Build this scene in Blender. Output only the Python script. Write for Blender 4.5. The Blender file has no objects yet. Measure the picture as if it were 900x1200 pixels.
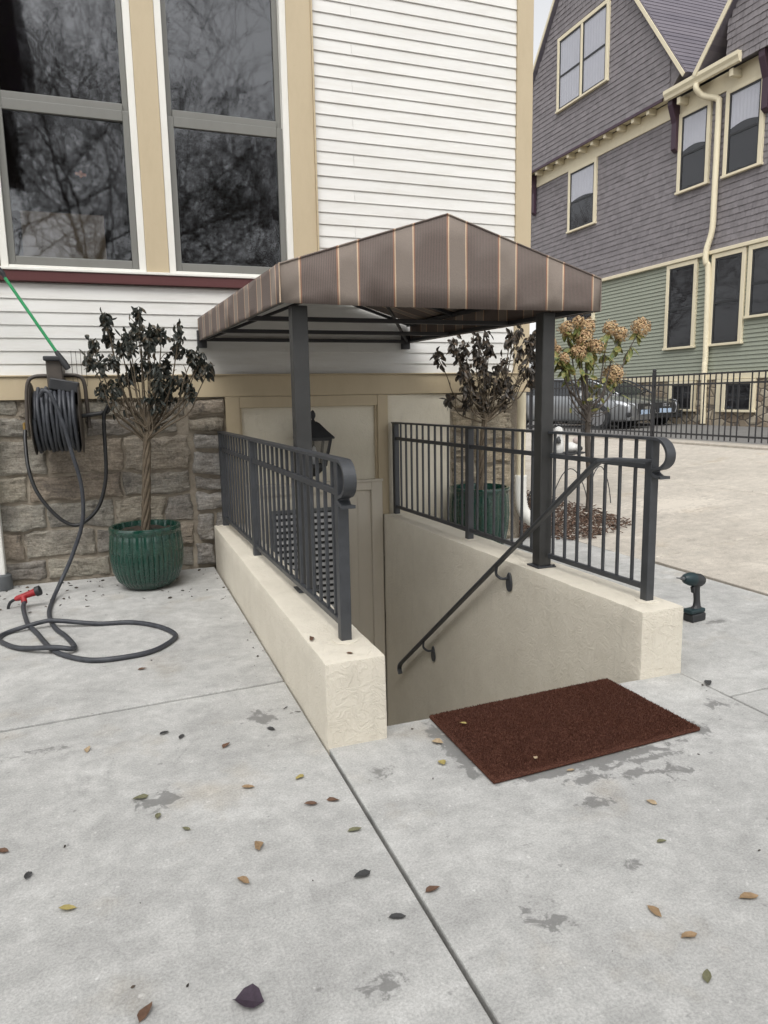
import bpy, bmesh, math, random
import numpy as np
from mathutils import Vector, Matrix, noise as mnoise

random.seed(7)
rng = np.random.default_rng(7)
S = bpy.context.scene
C = S.collection
R = math.radians

# ------------------------------------------------------------------ camera
cam_d = bpy.data.cameras.new('camera')
cam = bpy.data.objects.new('camera', cam_d)
C.objects.link(cam)
S.camera = cam
_p, _y, _r = 0.15687, 0.35190, -0.01822
_f = Vector((math.sin(_y)*math.cos(_p), math.cos(_y)*math.cos(_p), -math.sin(_p)))
_rt = Vector((math.cos(_y), -math.sin(_y), 0))
_u = _rt.cross(_f)
_r2 = _rt*math.cos(_r) + _u*math.sin(_r)
_u2 = -_rt*math.sin(_r) + _u*math.cos(_r)
cam.matrix_world = Matrix(((_r2.x, _u2.x, -_f.x, 0), (_r2.y, _u2.y, -_f.y, 0), (_r2.z, _u2.z, -_f.z, 1.5), (0, 0, 0, 1)))
cam_d.sensor_fit = 'VERTICAL'
cam_d.sensor_height = 24
cam_d.lens = 844.95*24/1200
cam_d.clip_start = 0.05
cam_d.clip_end = 500

# ------------------------------------------------------------------ sky, sun, exposure
SUN_EL, SUN_AZ = 52, 205       # azimuth clockwise from +Y
world = bpy.data.worlds.new('World')
S.world = world
world.use_nodes = True
wn = world.node_tree
bg = wn.nodes['Background']
sky = wn.nodes.new('ShaderNodeTexSky')
sky.sky_type = 'NISHITA'
sky.sun_disc = False
sky.sun_elevation = R(SUN_EL)
sky.sun_rotation = R(SUN_AZ)
sky.air_density = 1.0
sky.dust_density = 3.0
hs = wn.nodes.new('ShaderNodeHueSaturation')
hs.inputs['Saturation'].default_value = 0.08      # overcast: nearly colourless
wn.links.new(sky.outputs[0], hs.inputs['Color'])
wn.links.new(hs.outputs[0], bg.inputs['Color'])
bg.inputs['Strength'].default_value = 0.15
sun_d = bpy.data.lights.new('sun', 'SUN')
sun_d.energy = 0.85
sun_d.angle = R(40)
sun_d.color = (1.0, 0.97, 0.93)
sun = bpy.data.objects.new('sun', sun_d)
C.objects.link(sun)
_sd = Vector((math.sin(R(SUN_AZ))*math.cos(R(SUN_EL)), math.cos(R(SUN_AZ))*math.cos(R(SUN_EL)), math.sin(R(SUN_EL))))
sun.rotation_euler = _sd.to_track_quat('Z', 'Y').to_euler()
S.view_settings.view_transform = 'Standard'
S.view_settings.look = 'None'
S.view_settings.gamma = 1
S.view_settings.use_curve_mapping = False
S.view_settings.exposure = 0.8
S.cycles.max_bounces = 7
S.cycles.diffuse_bounces = 3
S.cycles.glossy_bounces = 3
S.cycles.transparent_max_bounces = 8

# ------------------------------------------------------------------ helpers
class N:
    """small node-tree writer"""
    def __init__(s, name):
        s.m = bpy.data.materials.new(name); s.m.use_nodes = True
        s.t = s.m.node_tree; s.b = s.t.nodes['Principled BSDF']; s.out = s.t.nodes['Material Output']
    def n(s, typ, **k):
        nd = s.t.nodes.new('ShaderNode'+typ)
        for a, v in k.items(): setattr(nd, a, v)
        return nd
    def l(s, a, b): s.t.links.new(a, b)
    def pos(s): return s.n('NewGeometry').outputs['Position']
    def objc(s): return s.n('TexCoord').outputs['Object']
    def mapping(s, vec, scale=(1, 1, 1), rot=(0, 0, 0), loc=(0, 0, 0)):
        m = s.n('Mapping'); s.l(vec, m.inputs['Vector'])
        m.inputs['Scale'].default_value = scale; m.inputs['Rotation'].default_value = rot; m.inputs['Location'].default_value = loc
        return m.outputs[0]
    def noise(s, vec, scale, detail=4, rough=.6, dist=0):
        t = s.n('TexNoise'); s.l(vec, t.inputs['Vector'])
        t.inputs['Scale'].default_value = scale; t.inputs['Detail'].default_value = detail
        t.inputs['Roughness'].default_value = rough; t.inputs['Distortion'].default_value = dist
        return t.outputs['Fac']
    def ramp(s, fac, stops, interp='LINEAR'):
        r = s.n('ValToRGB'); s.l(fac, r.inputs[0]); cr = r.color_ramp; cr.interpolation = interp
        while len(cr.elements) < len(stops): cr.elements.new(.5)
        for e, (p, c) in zip(cr.elements, stops):
            e.position = p; e.color = (*c, 1) if len(c) == 3 else c
        return r.outputs[0]
    def mr(s, v, a, b, c=0, d=1):
        m = s.n('MapRange'); s.l(v, m.inputs[0])
        for i, q in enumerate((a, b, c, d)): m.inputs[i+1].default_value = q
        return m.outputs[0]
    def mix(s, fac, a, b, mode='MIX'):
        m = s.n('Mix', data_type='RGBA', blend_type=mode)
        for sock, v in ((m.inputs[0], fac), (m.inputs[6], a), (m.inputs[7], b)):
            if isinstance(v, (int, float)): sock.default_value = v
            elif isinstance(v, tuple): sock.default_value = (*v, 1)
            else: s.l(v, sock)
        return m.outputs[2]
    def math(s, op, a, b=None, clamp=False):
        m = s.n('Math', operation=op, use_clamp=clamp)
        for i, v in enumerate((a, b)):
            if v is None: continue
            if isinstance(v, (int, float)): m.inputs[i].default_value = v
            else: s.l(v, m.inputs[i])
        return m.outputs[0]
    def color(s, c):
        if isinstance(c, tuple): s.b.inputs['Base Color'].default_value = (*c, 1)
        else: s.l(c, s.b.inputs['Base Color'])
    def rough(s, v):
        if isinstance(v, (int, float)): s.b.inputs['Roughness'].default_value = v
        else: s.l(v, s.b.inputs['Roughness'])
    def bump(s, h, strength=.3, dist=.01):
        b = s.n('Bump'); s.l(h, b.inputs['Height']); b.inputs['Strength'].default_value = strength; b.inputs['Distance'].default_value = dist
        s.l(b.outputs[0], s.b.inputs['Normal'])
    def rnd(s): return s.n('ObjectInfo').outputs['Random']

def simple(name, c, c2=None, rough=.6, scale=8, fine=90, bump=.15, bd=.004, metal=0, rnd=0, spec=.5, contrast=.5):
    """painted or raw surface: two tones mixed by broad noise, fine grain, small relief"""
    g = N(name); P = g.pos()
    c2 = c2 or tuple(v*.85 for v in c)
    f = g.mr(g.noise(P, scale, 6, .65), .5-.5*contrast, .5+.5*contrast)
    col = g.mix(f, c, c2)
    ff = g.noise(P, fine, 4, .7)
    col = g.mix(.25, col, g.mix(ff, (.35, .35, .35), (.65, .65, .65)), 'OVERLAY')
    if rnd:
        col = g.mix(1.0, col, g.ramp(g.rnd(), [(0, (1-rnd,)*3), (1, (1+0*rnd,)*3)]), 'MULTIPLY')
    g.color(col); g.rough(rough)
    g.b.inputs['Metallic'].default_value = metal
    g.b.inputs['Specular IOR Level'].default_value = spec
    if bump: g.bump(ff, bump, bd)
    return g.m

class MB:
    def __init__(s): s.v = []; s.f = []
    def add(s, vs, fs):
        o = len(s.v); s.v += [tuple(v) for v in vs]; s.f += [tuple(i+o for i in f) for f in fs]; return s
    def box(s, x0, x1, y0, y1, z0, z1):
        return s.add([(x0,y0,z0),(x1,y0,z0),(x1,y1,z0),(x0,y1,z0),(x0,y0,z1),(x1,y0,z1),(x1,y1,z1),(x0,y1,z1)],
                     [(0,3,2,1),(4,5,6,7),(0,1,5,4),(1,2,6,5),(2,3,7,6),(3,0,4,7)])
    def bar(s, a, b, w, h, up=(0, 0, 1)):
        """rectangular bar from a to b"""
        a, b = Vector(a), Vector(b); d = (b-a).normalized(); u = Vector(up)
        r = d.cross(u)
        if r.length < 1e-4: r = d.cross(Vector((1, 0, 0)))
        r.normalize(); u = r.cross(d)
        vs = []
        for p in (a, b):
            for i, j in ((-1,-1),(1,-1),(1,1),(-1,1)): vs.append(p+r*(i*w/2)+u*(j*h/2))
        return s.add(vs, [(0,1,2,3),(7,6,5,4),(0,4,5,1),(1,5,6,2),(2,6,7,3),(3,7,4,0)])
    def prism(s, poly, d):
        """polygon (3-D points) extruded along vector d"""
        n = len(poly); d = Vector(d)
        vs = [Vector(p) for p in poly]+[Vector(p)+d for p in poly]
        fs = [tuple(range(n-1, -1, -1)), tuple(range(n, 2*n))]+[(i, (i+1) % n, n+(i+1) % n, n+i) for i in range(n)]
        return s.add(vs, fs)
    def tube(s, path, r, n=8, caps=True):
        P = [Vector(p) for p in path]; m = len(P)
        rr = r if isinstance(r, (list, tuple)) else [r]*m
        t = [(P[min(i+1, m-1)]-P[max(i-1, 0)]).normalized() for i in range(m)]
        a = Vector((0, 0, 1)) if abs(t[0].z) < .9 else Vector((1, 0, 0))
        u = t[0].cross(a).normalized(); vs = []
        for i in range(m):
            u = (u-t[i]*u.dot(t[i])); u.normalize(); w = t[i].cross(u)
            for k in range(n):
                q = 2*math.pi*k/n; vs.append(P[i]+(u*math.cos(q)+w*math.sin(q))*rr[i])
        fs = [(i*n+k, i*n+(k+1) % n, (i+1)*n+(k+1) % n, (i+1)*n+k) for i in range(m-1) for k in range(n)]
        if caps: fs += [tuple(range(n-1, -1, -1)), tuple(range((m-1)*n, m*n))]
        return s.add(vs, fs)
    def strip(s, path, w, h, side):
        """flat bar swept along a path; side = constant width direction"""
        P = [Vector(p) for p in path]; m = len(P); sd = Vector(side).normalized(); vs = []
        ww = w if isinstance(w, (list, tuple)) else [w]*m
        for i in range(m):
            t = (P[min(i+1, m-1)]-P[max(i-1, 0)]).normalized(); nn = sd.cross(t).normalized()
            for a, b in ((-1,-1),(1,-1),(1,1),(-1,1)): vs.append(P[i]+sd*(a*ww[i]/2)+nn*(b*h/2))
        fs = [(i*4+k, i*4+(k+1) % 4, (i+1)*4+(k+1) % 4, (i+1)*4+k) for i in range(m-1) for k in range(4)]
        fs += [(3,2,1,0), tuple((m-1)*4+k for k in range(4))]
        return s.add(vs, fs)
    def lathe(s, prof, c=(0, 0, 0), n=32, axis='Z', wob=None):
        vs = []; m = len(prof)
        for i, (r, z) in enumerate(prof):
            for k in range(n):
                q = 2*math.pi*k/n; rr = r*(wob(q, i) if wob else 1)
                a, b = rr*math.cos(q), rr*math.sin(q)
                p = {'Z': (a, b, z), 'X': (z, a, b), 'Y': (a, z, b)}[axis]
                vs.append((c[0]+p[0], c[1]+p[1], c[2]+p[2]))
        fs = [(i*n+k, i*n+(k+1) % n, (i+1)*n+(k+1) % n, (i+1)*n+k) for i in range(m-1) for k in range(n)]
        if prof[0][0] > 1e-4: fs.append(tuple(range(n-1, -1, -1)))
        if prof[-1][0] > 1e-4: fs.append(tuple((m-1)*n+k for k in range(n)))
        return s.add(vs, fs)
    def mesh(s, name, smooth=None):
        me = bpy.data.meshes.new(name); me.from_pydata(s.v, [], s.f)
        bm = bmesh.new(); bm.from_mesh(me)
        bmesh.ops.remove_doubles(bm, verts=bm.verts, dist=1e-6) if smooth else None
        bmesh.ops.recalc_face_normals(bm, faces=bm.faces); bm.to_mesh(me); bm.free()
        if smooth:
            me.shade_smooth() if hasattr(me, 'shade_smooth') else None
            for p in me.polygons: p.use_smooth = True
            me.set_sharp_from_angle(angle=R(smooth))
        return me
    def build(s, name, mat, parent=None, smooth=None, bevel=None, seg=2, kind=None):
        return link(name, s.mesh(name, smooth), mat, parent, bevel, seg, kind)

def link(name, me, mat, parent=None, bevel=None, seg=2, kind=None):
    o = bpy.data.objects.new(name, me); C.objects.link(o)
    if mat and not me.materials: me.materials.append(mat)
    if parent: o.parent = parent
    if bevel:
        b = o.modifiers.new('bevel', 'BEVEL'); b.width = bevel; b.segments = seg; b.limit_method = 'ANGLE'; b.angle_limit = R(40)
    if kind: o['kind'] = kind
    return o
def rawmesh(name, V, F):
    me = bpy.data.meshes.new(name); me.from_pydata(V, [], F); return me
def tag(o, label, cat, group=None):
    o['label'] = label; o['category'] = cat
    if group: o['group'] = group
    return o
def thing(name, label, cat, group=None):
    o = bpy.data.objects.new(name, None); C.objects.link(o); o.empty_display_size = .1
    return tag(o, label, cat, group)
def lerp(a, b, t): return a+(b-a)*t
def spline(pts, k=8):
    """Catmull-Rom through points"""
    P = [Vector(p) for p in pts]; out = []
    for i in range(len(P)-1):
        p0, p1, p2, p3 = P[max(i-1, 0)], P[i], P[i+1], P[min(i+2, len(P)-1)]
        for j in range(k):
            t = j/k
            out.append(.5*((2*p1)+(p2-p0)*t+(2*p0-5*p1+4*p2-p3)*t*t+(3*p1-p0-3*p2+p3)*t**3))
    out.append(P[-1]); return out
def gz(x):
    """ground level: flat by the house, the drive climbs to the fence"""
    return 0.0 if x < 4.4 else min(.5, (x-4.4)/6.0*.5)

# ------------------------------------------------------------------ materials
def concrete(name, c1, c2, c3, wet=(), scale=1.0, light=(), streak=True):
    g = N(name); P = g.pos()
    big = g.mr(g.noise(P, .9*scale, 3, .6), .3, .7)
    mid = g.mr(g.noise(P, 5*scale, 4, .7), .3, .7)
    fine = g.noise(P, 160, 1, .7)
    grit = g.noise(P, 120, 3, .85)
    col = g.mix(big, c1, c2)
    col = g.mix(g.math('MULTIPLY', mid, .45), col, c3)
    # cloudy pale scuffs and darker grime, each with its own shape
    sc = g.mr(g.noise(P, 2.3, 5, .75, .6), .50, .68)
    col = g.mix(g.math('MULTIPLY', sc, .55), col, tuple(min(1, v*1.28) for v in c1))
    gr = g.mr(g.noise(g.mapping(P, loc=(7, 3, 0)), 1.7, 5, .72, .9), .60, .74)
    col = g.mix(g.math('MULTIPLY', gr, .6), col, tuple(v*.55 for v in c1))
    ws_ = g.mr(g.noise(g.mapping(P, loc=(4, 4, 0)), 38, 2, .5), .69, .73)
    col = g.mix(g.math('MULTIPLY', ws_, .5), col, tuple(min(1, v*1.5) for v in c1))
    sp = g.mr(g.noise(g.mapping(P, loc=(1, 9, 0)), 22, 3, .5), .68, .74)
    col = g.mix(g.math('MULTIPLY', sp, .55), col, tuple(v*.45 for v in c1))
    rust = g.mr(g.noise(g.mapping(P, loc=(5, 2, 0)), 2.2, 4, .6), .58, .74)
    col = g.mix(g.math('MULTIPLY', rust, .4), col, (c1[0]*.8, c1[1]*.68, c1[2]*.52))
    col = g.mix(.45, col, g.ramp(grit, [(.34, (.27,)*3), (.66, (.73,)*3)]), 'OVERLAY')
    blot = g.noise(g.mapping(P, loc=(2, 6, 0)), 11, 5, .72, .3)
    col = g.mix(.4, col, g.ramp(blot, [(.35, (.36,)*3), (.65, (.64,)*3)]), 'OVERLAY')
    stv = g.noise(g.mapping(P, scale=(1, 1.5, 1), rot=(0, 0, .5)), 1.7, 6, .7, .5)
    col = g.mix(.34 if streak else .15, col, g.ramp(stv, [(.32, (.33,)*3), (.68, (.67,)*3)]), 'OVERLAY')
    ro = .82
    if wet or light:
        nz = g.noise(P, 15, 4, .68, .5)
        def mask(spots):
            tot = None
            for (x, y, rx, ry, thr) in spots:
                m = g.mapping(P, scale=(1/rx, 1/ry, 0), loc=(-x/rx, -y/ry, 0))
                ln = g.n('VectorMath', operation='LENGTH'); g.l(m, ln.inputs[0])
                a = g.mr(ln.outputs['Value'], .2, 1.0, 1, 0)
                v = g.mr(g.math('ADD', g.math('MULTIPLY', a, .30), nz), thr+.02, thr+.10)
                v = g.math('MULTIPLY', v, g.mr(ln.outputs['Value'], .9, 1.15, 1, 0))
                tot = v if tot is None else g.math('MAXIMUM', tot, v)
            return tot
        if wet:
            mk = mask(wet)
            col = g.mix(g.math('MULTIPLY', mk, .75), col, tuple(v*.45 for v in c2))
            ro = g.mr(mk, 0, 1, .85, .5)
        if light:
            col = g.mix(g.math('MULTIPLY', mask(light), .6), col, tuple(min(1, v*1.35) for v in c1))
    g.color(col); g.rough(ro)
    br = g.noise(g.mapping(P, scale=(3, 140, 1), rot=(0, 0, .5)), 1, 1, .6)
    h = g.math('ADD', g.math('MULTIPLY', br, .5 if streak else .1), g.math('ADD', grit, g.math('MULTIPLY', fine, .6)))
    g.bump(h, .14, .003)
    return g.m

M = {}
M['concrete'] = concrete('pavement_concrete', (.435, .432, .415), (.348, .346, .332), (.49, .485, .465),
    wet=[(1.78, 2.315, .62, .06, .56), (1.265, 2.62, .06, .36, .56), (2.36, 2.42, .07, .12, .56), (1.9, 2.26, .5, .05, .68), (1.62, 2.20, .2, .09, .70), (2.0, 2.13, .2, .12, .70), (1.85, 2.18, .14, .08, .70), (1.58, 2.07, .2, .09, .725), (1.09, 1.62, .12, .13, .68), (.06, 2.69, .12, .09, .585),
         (.56, 3.28, .12, .14, .64), (.90, 2.57, .09, .08, .66), (.55, 1.56, .13, .09, .70), (1.45, 1.73, .08, .06, .71), (2.65, 2.55, .2, .12, .73), (-.45, 3.3, .3, .1, .735), (3.62, 3.55, .22, .08, .69)])
M['drive'] = concrete('drive_concrete', (.47, .43, .37), (.39, .355, .305), (.52, .48, .42),
    light=[(6.3, 6.9, .9, .7, .62), (9.2, 7.4, 1.0, .4, .66)], wet=[(7.2, 6.0, .5, .1, .8), (5.9, 5.0, .5, .2, .8)], scale=.7, streak=False)
M['lot'] = concrete('parking_asphalt', (.16, .155, .15), (.12, .12, .115), (.2, .19, .18), scale=.6, streak=False)
M['earth'] = simple('earth', (.16, .13, .1), (.1, .085, .07), .95, 3, 40, .5, .03)

def stucco(name, c1, c2, swirl=1.0):
    g = N(name); P = g.pos()
    col = g.mix(g.mr(g.noise(P, 3, 6, .7), .3, .7), c1, c2)
    st = g.mr(g.noise(g.mapping(P, scale=(3, 3, .5)), 3.5, 6, .7, .4), .56, .76)
    col = g.mix(g.math('MULTIPLY', st, .3), col, tuple(v*.66 for v in c2))
    fine = g.noise(P, 130, 4, .75)
    col = g.mix(.22, col, g.ramp(fine, [(.3, (.35,)*3), (.7, (.65,)*3)]), 'OVERLAY')
    g.color(col); g.rough(.88)
    sw = g.ramp(g.noise(P, 13, 5, .55, 1.6), [(.42, (0,)*3), (.5, (1,)*3), (.56, (.35,)*3)])
    h = g.math('ADD', g.math('MULTIPLY', sw, .9*swirl), g.math('MULTIPLY', fine, .4))
    g.bump(h, .5, .007)
    return g.m
M['stucco'] = stucco('cream_stucco', (.72, .67, .565), (.64, .59, .49), .7)
M['stucco_wall'] = stucco('stairwell_stucco', (.52, .475, .40), (.46, .42, .35), .35)
M['plaster'] = stucco('cream_plaster', (.74, .69, .57), (.67, .62, .50), .4)

def paint(name, c, dirt=.25, rough=.5, rnd=0, vert=True):
    g = N(name); P = g.pos()
    d = g.mr(g.noise(g.mapping(P, scale=(1, 1, .35) if vert else (.3, 1, 2.5)), 6, 7, .72), .45, .8)
    col = g.mix(g.math('MULTIPLY', d, dirt), c, (c[0]*.62, c[1]*.58, c[2]*.5))
    ch = g.mr(g.noise(P, 26, 5, .7), .66, .74)
    col = g.mix(g.math('MULTIPLY', ch, dirt*.8), col, (c[0]*.5, c[1]*.48, c[2]*.45))
    if rnd: col = g.mix(1., col, g.ramp(g.rnd(), [(0, (1-rnd,)*3), (1, (1,)*3)]), 'MULTIPLY')
    g.color(col); g.rough(rough)
    g.bump(g.noise(g.mapping(P, scale=(6, 6, 40)), 4, 5, .7), .12, .003)
    return g.m
M['clap'] = paint('white_clapboard_paint', (.72, .715, .685), .38, .5, .05, False)
M['tan'] = paint('tan_trim_paint', (.49, .405, .27), .25, .5)
M['white'] = paint('white_trim_paint', (.74, .73, .68), .25, .45)
M['sash'] = paint('grey_sash_paint', (.17, .17, .155), .25, .45)
M['maroon'] = paint('maroon_paint', (.09, .025, .025), .3, .45)
M['door'] = paint('door_paint', (.60, .55, .46), .2, .5)
M['cream'] = paint('cream_trim_paint', (.70, .63, .46), .2, .5)
M['plum'] = paint('dark_plum_paint', (.05, .025, .04), .2, .5)

def stone(name, tones, rough=.9):
    g = N(name); P = g.pos()
    r = g.rnd()
    base = g.ramp(r, tones, 'LINEAR')
    f = g.mr(g.noise(P, 7, 8, .75, .5), .35, .7)
    col = g.mix(g.math('MULTIPLY', f, .45), base, (.34, .275, .205))
    lay = g.noise(g.mapping(P, scale=(4, 4, 26)), 2, 6, .75, .5)
    col = g.mix(.75, col, g.ramp(lay, [(.3, (.22,)*3), (.7, (.75,)*3)]), 'OVERLAY')
    soot = g.mr(g.noise(g.mapping(P, loc=(6, 1, 3)), 2.4, 6, .7, .8), .52, .66)
    col = g.mix(g.math('MULTIPLY', soot, .5), col, (.11, .10, .09))
    spk = g.noise(P, 55, 5, .8)
    col = g.mix(.6, col, g.ramp(spk, [(.32, (.2,)*3), (.68, (.8,)*3)]), 'OVERLAY')
    dk = g.mr(g.noise(g.mapping(P, loc=(3, 1, 8)), 5, 9, .8, .7), .55, .66)
    col = g.mix(g.math('MULTIPLY', dk, .7), col, (.055, .05, .045))
    lt = g.mr(g.noise(g.mapping(P, loc=(9, 4, 2)), 9, 8, .75, .5), .6, .72)
    col = g.mix(g.math('MULTIPLY', lt, .45), col, (.55, .5, .42))
    g.color(col); g.rough(rough)
    h = g.math('ADD', g.noise(P, 30, 9, .8), g.math('MULTIPLY', lay, .9))
    g.bump(h, 1.0, .03)
    return g.m
M['stone'] = stone('foundation_stone', [(0, (.36, .30, .235)), (.2, (.48, .41, .33)), (.4, (.40, .385, .33)), (.6, (.30, .28, .255)), (.8, (.50, .47, .38)), (1, (.36, .30, .24))])
M['stone_grey'] = stone('rough_grey_stone', [(0, (.36, .345, .32)), (1, (.50, .48, .45))])
M['stone_warm'] = stone('rough_warm_stone', [(0, (.48, .40, .28)), (1, (.58, .51, .39))])
M['mortar'] = simple('old_mortar', (.42, .37, .295), (.25, .215, .17), .95, 7, 60, .8, .02)

def metalpaint(name, c, rough=.38):
    g = N(name); P = g.pos()
    f = g.mr(g.noise(P, 14, 6, .7), .4, .75)
    g.color(g.mix(f, c, tuple(v*1.35+.005 for v in c)))
    g.rough(g.mr(f, 0, 1, rough, rough+.2)); g.b.inputs['Specular IOR Level'].default_value = .6
    g.bump(g.noise(P, 180, 3, .6), .06, .001)
    return g.m
M['iron'] = metalpaint('black_iron_paint', (.036, .039, .044))
M['iron2'] = metalpaint('dark_frame_paint', (.018, .018, .02), .45)
M['postp'] = metalpaint('dark_post_paint', (.026, .026, .025), .42)
M['black'] = metalpaint('black_plastic', (.014, .015, .017), .5)

def glass(name, tint=(.03, .032, .035), refl=.115, wav=.0012, wscale=2.2, trans=.62):
    g = N(name); t = g.t
    tr = g.n('BsdfTransparent'); tr.inputs[0].default_value = (trans, trans, trans*1.02, 1)
    gl = g.n('BsdfGlossy'); gl.inputs['Roughness'].default_value = .03; gl.inputs['Color'].default_value = (.95, .97, 1.0, 1)
    fr = g.n('Fresnel'); fr.inputs['IOR'].default_value = 1.5
    front = g.math('SUBTRACT', 1.0, g.n('NewGeometry').outputs['Backfacing'])
    fac = g.math('MULTIPLY', g.math('ADD', fr.outputs[0], refl-.04, True), front)
    mx = g.n('MixShader'); g.l(fac, mx.inputs[0]); g.l(tr.outputs[0], mx.inputs[1]); g.l(gl.outputs[0], mx.inputs[2])
    bp = g.n('Bump'); g.l(g.noise(g.pos(), wscale, 3, .6), bp.inputs['Height']); bp.inputs['Strength'].default_value = .5; bp.inputs['Distance'].default_value = wav
    g.l(bp.outputs[0], gl.inputs['Normal'])
    g.l(mx.outputs[0], g.out.inputs['Surface'])
    return g.m
M['glass'] = glass('window_glass')
M['glass_n'] = glass('neighbour_glass', refl=.05, wav=.0015, wscale=1.3, trans=.85)
M['dark'] = simple('dark_room', (.03, .028, .027), (.02, .02, .02), .9, 3, 30, 0)
M['curtain'] = simple('white_curtain', (.84, .85, .86), (.76, .77, .79), .9, 4, 60, .1)
M['card'] = simple('brown_card', (.30, .24, .15), (.24, .19, .12), .9, 4, 60, .1)
M['amber'] = simple('amber_ornament', (.5, .16, .05), (.4, .12, .04), .5, 4, 60, .1)

def fabric(name, axis):
    g = N(name); P = g.pos()
    sep = g.n('SeparateXYZ'); g.l(P, sep.inputs[0])
    x = sep.outputs[axis]
    per = .3275
    u = g.math('FRACT', g.math('DIVIDE', g.math('ADD', x, 10*per-.850 if axis == 0 else 10*per), per))
    taupe = (.245, .205, .175); dark = (.122, .099, .089); cream = (.62, .47, .33); rust = (.30, .15, .095)
    base = g.ramp(u, [(0, rust), (.020, cream), (.046, taupe), (.352, cream), (.378, rust), (.398, dark)], 'CONSTANT')
    pin = g.math('FRACT', g.math('MULTIPLY', u, 34.0))
    isd = g.ramp(u, [(0, (0,)*3), (.398, (1,)*3)], 'CONSTANT')
    pm = g.math('MULTIPLY', g.mr(pin, .55, .7), isd)
    col = g.mix(g.math('MULTIPLY', pm, .65), base, (.23, .172, .15))
    f = g.mr(g.noise(P, 5, 6, .7), .3, .7)
    col = g.mix(g.math('MULTIPLY', f, .35), col, (.18, .158, .14))
    col = g.mix(.3, col, g.ramp(g.noise(P, 220, 3, .6), [(.3, (.35,)*3), (.7, (.65,)*3)]), 'OVERLAY')
    g.color(col); g.rough(.85); g.b.inputs['Specular IOR Level'].default_value = .25
    h = g.math('ADD', g.math('MULTIPLY', g.noise(P, 300, 2, .5), .3), g.noise(g.mapping(P, scale=(1, 1, 2)), 4, 4, .55))
    g.bump(h, .25, .012)
    return g.m
M['fab_x'] = fabric('striped_awning_front', 0)
M['fab_y'] = fabric('striped_awning_side', 1)

def rubber(name, c, rough=.5):
    g = N(name); P = g.pos()
    f = g.mr(g.noise(P, 18, 6, .7), .4, .75)
    g.color(g.mix(g.math('MULTIPLY', f, .6), c, tuple(v*1.9+.02 for v in c))); g.rough(rough)
    g.bump(g.noise(P, 90, 3, .6), .1, .002); return g.m
M['hose'] = rubber('grey_rubber_hose', (.032, .035, .042), .5)
M['hose_black'] = rubber('black_rubber_hose', (.007, .0075, .008), .4)
M['red'] = rubber('red_plastic', (.26, .012, .016), .4)
M['brown_iron'] = simple('weathered_brown_metal', (.085, .07, .058), (.05, .042, .036), .6, 14, 90, .2)
M['brass'] = simple('brass', (.45, .3, .1), (.3, .2, .08), .4, 20, 90, .1, metal=.9)
M['green_pole'] = simple('green_pole_paint', (.03, .30, .11), (.025, .24, .09), .35, 9, 90, .05)
M['teal'] = rubber('teal_plastic', (.004, .02, .024), .45)

def glaze():
    g = N('green_glaze'); P = g.pos()
    f = g.mr(g.noise(g.mapping(P, scale=(5, 5, .8)), 5, 6, .7), .3, .7)
    col = g.mix(f, (.0035, .026, .018), (.007, .05, .033))
    col = g.mix(g.mr(g.noise(P, 25, 5, .7), .62, .72), col, (.02, .09, .06))
    g.color(col); g.rough(g.mr(g.noise(P, 9, 5, .7), .3, .7, .12, .38)); g.b.inputs['Coat Weight'].default_value = .5; g.b.inputs['Coat Roughness'].default_value = .12
    g.bump(g.noise(P, 22, 4, .6), .15, .006); return g.m
M['glaze'] = glaze()
M['soil'] = simple('potting_soil', (.05, .036, .026), (.03, .022, .016), .95, 20, 80, .8, .02)
M['bark'] = simple('dry_bark', (.15, .118, .078), (.065, .05, .036), .9, 22, 90, .6, .01)
M['bark_dark'] = simple('grey_bark', (.10, .085, .072), (.06, .05, .043), .9, 20, 90, .5, .01)
def leafmat(name, a, b, c, rough=.55):
    g = N(name); P = g.pos()
    col = g.ramp(g.noise(P, 24, 3, .6), [(.32, a), (.52, b), (.68, c)])
    g.color(col); g.rough(rough); return g.m
M['dead'] = leafmat('dead_dark_leaves', (.016, .022, .019), (.032, .036, .029), (.12, .088, .055))
M['dead2'] = leafmat('dead_brown_leaves', (.022, .02, .016), (.042, .034, .026), (.13, .09, .055))
M['hleaf'] = leafmat('hydrangea_leaves', (.06, .10, .03), (.16, .17, .045), (.28, .20, .07))
M['hflower'] = leafmat('dried_hydrangea_petals', (.40, .24, .145), (.46, .32, .17), (.54, .42, .24), .8)
M['mulch'] = leafmat('bark_mulch', (.05, .032, .022), (.10, .06, .042), (.20, .13, .09), .9)

def coir():
    g = N('brown_coir'); P = g.pos()
    c = g.ramp(g.noise(P, 230, 3, .7), [(.3, (.042, .018, .014)), (.52, (.100, .042, .030)), (.72, (.24, .12, .08))])
    c = g.mix(g.math('MULTIPLY', g.mr(g.noise(P, 3.2, 5, .6), .35, .7), .35), c, (.095, .036, .02))
    g.color(c); g.rough(.95); g.b.inputs['Specular IOR Level'].default_value = .1
    g.bump(g.noise(P, 260, 3, .7), .8, .006); return g.m
M['coir'] = coir()

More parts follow.
